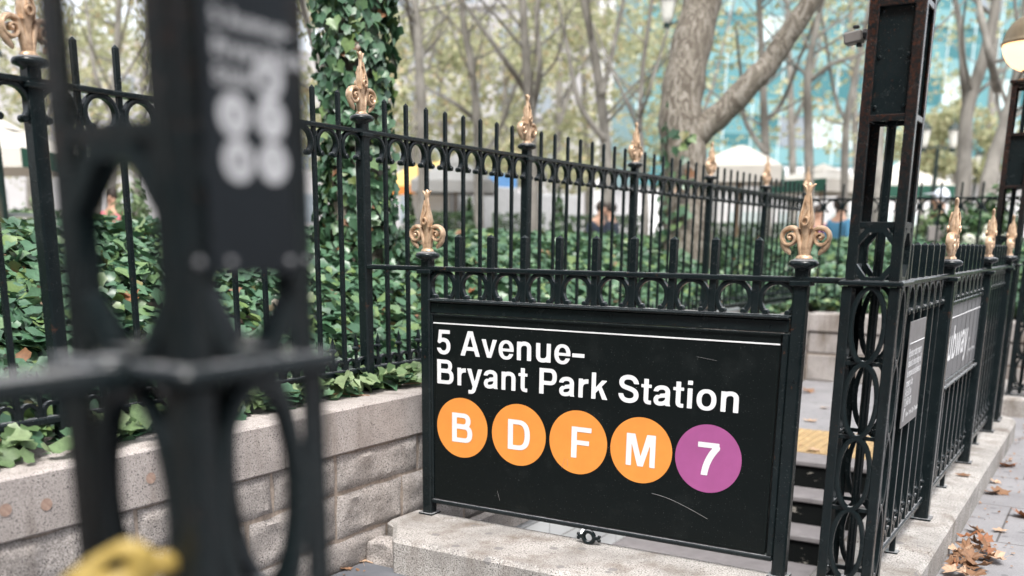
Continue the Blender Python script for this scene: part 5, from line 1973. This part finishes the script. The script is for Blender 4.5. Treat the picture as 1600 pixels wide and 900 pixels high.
def person(label, x, t, rz, top, trousers, cap=None, lean=0.0, bag=None):
    p = at_z(x, t, TZ)
    r = thing('person', label, 'person', p, rz)
    L = lean
    V = [(0, 0, .95), (0, -.02 + L * .3, 1.15), (0, L * .6, 1.38), (0, L * .8, 1.50), (0, L, 1.58), (0, L - .02, 1.70),
         (.17, L * .6, 1.40), (.24, L * .5 + .02, 1.12), (.20, L * .5 - .18, .95), (-.17, L * .6, 1.40), (-.24, L * .5 + .02, 1.12), (-.20, L * .5 - .18, .95),
         (.09, 0, .88), (.10, -.02, .48), (.11, .02, .08), (.11, -.12, .035), (-.09, 0, .88), (-.10, .03, .48), (-.11, .05, .08), (-.11, -.09, .035)]
    E = [(0, 1), (1, 2), (2, 3), (3, 4), (4, 5), (2, 6), (6, 7), (7, 8), (2, 9), (9, 10), (10, 11), (0, 12), (12, 13), (13, 14), (14, 15), (0, 16), (16, 17), (17, 18), (18, 19)]
    R = [(.15, .10), (.13, .095), (.16, .10), .055, .085, .085, .06, .045, .035, .06, .045, .035, .08, .058, .042, .035, .08, .058, .042, .035]
    skinned('body', V, E, R, MAT['skin'], r)
    jv = [V[i] for i in (0, 1, 2, 6, 7, 9, 10)] + [(.205, L * .5 - .14, .99), (-.205, L * .5 - .14, .99)]
    je = [(0, 1), (1, 2), (2, 3), (3, 4), (4, 7), (2, 5), (5, 6), (6, 8)]
    jr = [(.175, .125), (.16, .12), (.185, .125), .075, .06, .075, .06, .05, .05]
    skinned('jacket', jv, je, jr, top, r)
    tv = [V[0], V[12], V[13], (.11, .02, .12), V[16], V[17], (-.11, .05, .12)]
    skinned('trousers', tv, [(0, 1), (1, 2), (2, 3), (0, 4), (4, 5), (5, 6)], [(.165, .115), .10, .075, .06, .10, .075, .06], trousers, r)
    hd = MB()
    hz = 1.665
    hd.ball((0, L + .015, hz + .02), .108, 10, (.92, 1.0, 1.08))
    ob('hair', hd.mesh('hair', MAT['hair'] if cap is None else cap, True), r)
    if cap:
        ob('cap_brim', MB().cbox(-.07, .07, L - .20, L - .08, hz + .045, hz + .06, .005).mesh('cap_brim', cap), r)
    fc = MB()
    fc.ball((0, L - .075, hz - .035), .045, 8, (.9, .7, 1.1))
    fc.ball((0, L - .108, hz - .03), .014, 6, (.8, 1, 1.4))
    ob('face', fc.mesh('face', MAT['skin'], True), r)
    return r


CL = {k: plain(k + "_cloth", c, .85, var=.1) for k, c in dict(blue=(.05, .17, .28), navy=(.02, .03, .05), pink=(.55, .16, .20), grey=(.25, .26, .28), white=(.62, .66, .74), plum=(.25, .10, .2), denim=(.06, .09, .15)).items()}
person('person in a blue jacket beyond the far fence left of the rusty column', 1309, 15.5, 2.6, CL['blue'], CL['navy'])
person('person in dark jacket and pale cap beyond the fence right of the rusty column', 1462, 13.0, -1.0, CL['navy'], CL['denim'], cap=CL['white'])
person('person in dark clothes bending forward beyond the ivy, left of two', 926, 18.5, 1.2, CL['navy'], CL['navy'], lean=-.22)
person('person in dark clothes beyond the ivy near the third fence finial', 962, 18.8, -1.4, CL['navy'], CL['denim'], lean=-.12)
person('person in a pink top glimpsed through the near column opening', 180, 15.5, .3, CL['pink'], CL['navy'])
person('person in plum top beside the right-hand parasol pole', 1275, 19, .5, CL['plum'], CL['grey'])

bs = thing('sandwich_board', 'grey A-frame board standing beyond the far fence by the capped person', 'sign', at_z(1466, 11.6, .55), .45)
for s in (-1, 1):
    pb_ = MB().cbox(-.13, .13, -.01, .01, 0, .9, .004)
    ob('board', pb_.mesh('board', MAT['camgrey'] if s < 0 else MAT['steel']), bs, (0, s * .14, 0), (s * .14, 0, 0))

tb = thing('cafe_table', 'round grey cafe table beyond the ivy at far left', 'table', at_z(18, 9.0, TZ))
ob('tabletop', MB().lathe([(.0001, 1.22), (.40, 1.22), (.40, 1.25), (.0001, 1.25)], 24).mesh('tabletop', MAT['steel']), tb)
ob('pedestal', MB().lathe([(.25, 0), (.25, .03), (.04, .06), (.04, 1.22)], 12).mesh('pedestal', MAT['lamppost']), tb)


# ------------------------------------------------------------------ fallen leaves
def dead_leaf(label, pos, size, mat, rz=0, tilt=(0, 0), curl=1.0, group=None, seed=0):
    rnd = random.Random(seed)
    m = MB()
    vs = []
    P = [Vector((a, b, 0)) for a, b in MAPLE]
    # subdivide each half along the midrib for curl
    for a, b in MAPLE:
        z = curl * (.32 * a * a + .20 * max(0, b - .55) ** 1.5 + .05 * rnd.uniform(-1, 1)) + .03
        vs.append((a * size, (b - .45) * size, z * size))
    vs.append((0, -.0 * size, .02 * size))
    n0 = len(MAPLE)
    mid = n0
    fs = [(mid, i, (i + 1) % n0) for i in range(n0)]
    m.add(vs, fs)
    st = [(0, -.45 * size, .03 * size), (.05 * size, -.70 * size, .10 * size), (.10 * size, -.85 * size, .06 * size)]
    m.tube(st, .010 * size, 5)
    o = ob('fallen_leaf', m.mesh('fallen_leaf', MAT[mat], False), None, pos, (tilt[0], tilt[1], rz))
    return tag(o, label, 'leaf', group)


def lp(x, y, z=PZ + .004):
    return on(x, y, 2, z)


HEAP = 'brown fallen leaf in the heap against the foot of the kerb'
singles = [
    ('large pale tan leaf lying at the wall foot left of the sign post', (569, 872), .105, 'deadpale', .6, (.15, .1), 1.0, PZ + .010),
    ('small tan leaf on the dark pavement below the sign kerb', (655, 893), .05, 'deadpale', 2.0, (.1, 0), 1.0, PZ + .010),
    ('small brown leaf tip at the wall corner bottom', (538, 888), .055, 'dead', 1.0, (0, .2), 1.0, PZ + .010),
    ('russet leaf beside the kerb nearest the far column', (1561, 768), .095, 'dead', .4, (.25, .1), 1.6, PZ + .01),
    ('curled orange-brown leaf at the right edge of the photo', (1593, 804), .105, 'deadred', 1.9, (.3, .2), 2.0, PZ + .015),
    ('flat tan leaf on the pavement right of the heap', (1562, 828), .06, 'deadpale', .2, (0, 0), .6, PZ + .01),
    ('tan leaf pair nearest the kerb middle', (1548, 770), .085, 'dead', 2.4, (.1, .2), 1.4, PZ + .01),
    ('dark red leaf by the kerb beside the far lattice column', (1572, 727), .10, 'deadred', 2.9, (.3, .1), 1.6, PZ + .012),
    ('brown leaf under the kerb edge above the heap', (1522, 827), .085, 'dead', 1.2, (.2, .3), 1.6, PZ + .015),
    ('tan curled leaf in the gutter of the kerb', (1553, 752), .06, 'deadpale', .9, (.2, .1), 1.3, PZ + .01),
    ('pale leaf on the landing nearest the tactile strip', (1266, 657), .09, 'deadpale', .3, (0, 0), .8, PZ + .008),
    ('brown leaf on the landing by the far wall', (1261, 611), .12, 'dead', 1.3, (.3, 0), 1.6, PZ + .012),
    ('tan leaf midway across the landing', (1287, 637), .08, 'deadpale', 2.3, (0, .1), .8, PZ + .01),
    ('pale leaf on the first step below the tactile strip', (1272, 702), .08, 'deadpale', .5, (0, .1), .8, PZ + .02),
    ('thin dark stick-like leaf on the kerb top', (1505, 742), .07, 'dead', .1, (0, 0), .5, .006),
]
for i, (lab, (x, y), s, mt, rz, tl, cu, z) in enumerate(singles):
    dead_leaf(lab, lp(x, y, z), s, mt, rz, tl, cu, None, i)
heap = [(1512, 838), (1535, 842), (1508, 856), (1528, 858), (1545, 858), (1500, 868), (1518, 872), (1538, 872), (1556, 872), (1495, 880), (1512, 886), (1530, 884), (1505, 896),
        (1488, 893), (1520, 899), (1498, 862), (1524, 849), (1490, 886), (1550, 866), (1508, 878)]
for i, (x, y) in enumerate(heap):
    p = lp(x, y, PZ + .012 + random.random() * .035)
    p.x = max(p.x, 2.10)
    dead_leaf(HEAP, p, random.uniform(.06, .10), random.choice(('dead', 'dead', 'deadred', 'deadpale')), random.uniform(0, 6.28),
              (random.uniform(-.5, .5), random.uniform(-.5, .5)), random.uniform(1.2, 2.6), 'heap of leaves by the kerb', 50 + i)
ivl = [((1205 - 1000, 466), .075, 'deadred', 'russet leaf caught in the ivy seen through the near column'), ((77, 482), .06, 'deadpale', 'pinkish curled leaf on the ivy at far left'),
       ((60, 455), .05, 'deadpale', 'pale tan leaf on the ivy at far left, upper of two'), ((985, 398), .06, 'dead', 'brown leaf on the ivy behind the middle of the sign railing'),
       ((738, 455), .05, 'deadred', 'reddish leaf on the ivy seen through the first sign railing arches')]
for i, ((x, y), s, mt, lab) in enumerate(ivl):
    # walk along the ray until it meets the ivy
    tt = 2.6
    while tt < 20:
        q = at(x, y, tt)
        if (q.x < -.34 or q.y > 7.1) and q.z < mound(q.x, q.y) + .13:
            break
        tt += .03
    dead_leaf(lab, q, s * 1.3, mt, i * 1.3, (.5, .3), 1.8, None, 90 + i)

# crumbs of leaf and grit in the gutter and on the paving
n = 420
q = RNG.random(n)
lx = np.where(q < .55, 2.095 + RNG.random(n) ** 2 * .22, 2.1 + RNG.random(n) * 1.2)
ly = -.3 + RNG.random(n) * 6.5
k = 60
lx = np.r_[lx, RNG.random(k) * 1.7]
ly = np.r_[ly, 3.2 + RNG.random(k) * 3.4]
k = 70
lx = np.r_[lx, -.05 + RNG.random(k) * 1.6]
ly = np.r_[ly, -.44 - RNG.random(k) ** 2 * .6]
lit = leaf_cloud('leaf_litter', MAT['dead'], np.c_[lx, ly, np.full(len(lx), PZ + .009)], np.c_[np.zeros(len(lx)), np.zeros(len(lx)), np.ones(len(lx))] + RNG.normal(size=(len(lx), 3)) * .25,
                 .006 + .024 * RNG.random(len(lx)) ** 3, QUAD, QUAD_F)
tag(lit, 'crumbs of dry brown leaf scattered in the gutter beside the kerb', 'leaf litter', kind='stuff')

# yellow leaf wedged in the near column's lattice
yl = MB()
n = 18
ring_o, ring_i = [], []
YO = [(.036, .004), (.034, .014), (.026, .022), (.016, .028), (.004, .027), (-.008, .020), (-.022, .012), (-.036, .003), (-.050, -.008),
      (-.060, -.022), (-.054, -.032), (-.038, -.037), (-.020, -.038), (-.002, -.038), (.014, -.035), (.026, -.028), (.033, -.018), (.036, -.008)]
for i in range(n):
    a = 2 * PI * i / n
    ring_o.append((YO[i][0], -.006 - .006 * math.sin(2 * a), YO[i][1]))
    ring_i.append((.0105 * math.cos(a) - .002 + .003 * math.sin(a), -.014, .0075 * math.sin(a) + .004))
mid_ = [tuple(b + (c - b) * .55 + (-.010 if k == 1 else 0) for k, (b, c) in enumerate(zip(o_, i_))) for o_, i_ in zip(ring_o, ring_i)]
back = [(x * .5, .004, z * .5) for x, y, z in ring_i]
inn = [(x * .9 - .0002, -.002, z * .9) for x, y, z in ring_i]
yl.add(ring_o + mid_ + ring_i + inn, [(k * n + i, k * n + (i + 1) % n, (k + 1) * n + (i + 1) % n, (k + 1) * n + i) for k in range(3) for i in range(n)])
tip = [(.030, -.006, -.002), (.044, -.004, -.001), (.058, -.002, -.007)]
yl.sweep(tip, [(math.cos(2 * PI * i / 8), math.sin(2 * PI * i / 8)) for i in range(8)], (0, 1, 0), False, [(.013, .004), (.012, .004), (.004, .002)])
yo_ = ob('yellow_leaf', yl.mesh('yellow_leaf', MAT['yellow'], True), None, at(184, 884, .93), (0.0, 0.0, .93))
tag(yo_, 'curled yellow leaf with a dark hole caught low on the near column', 'leaf')
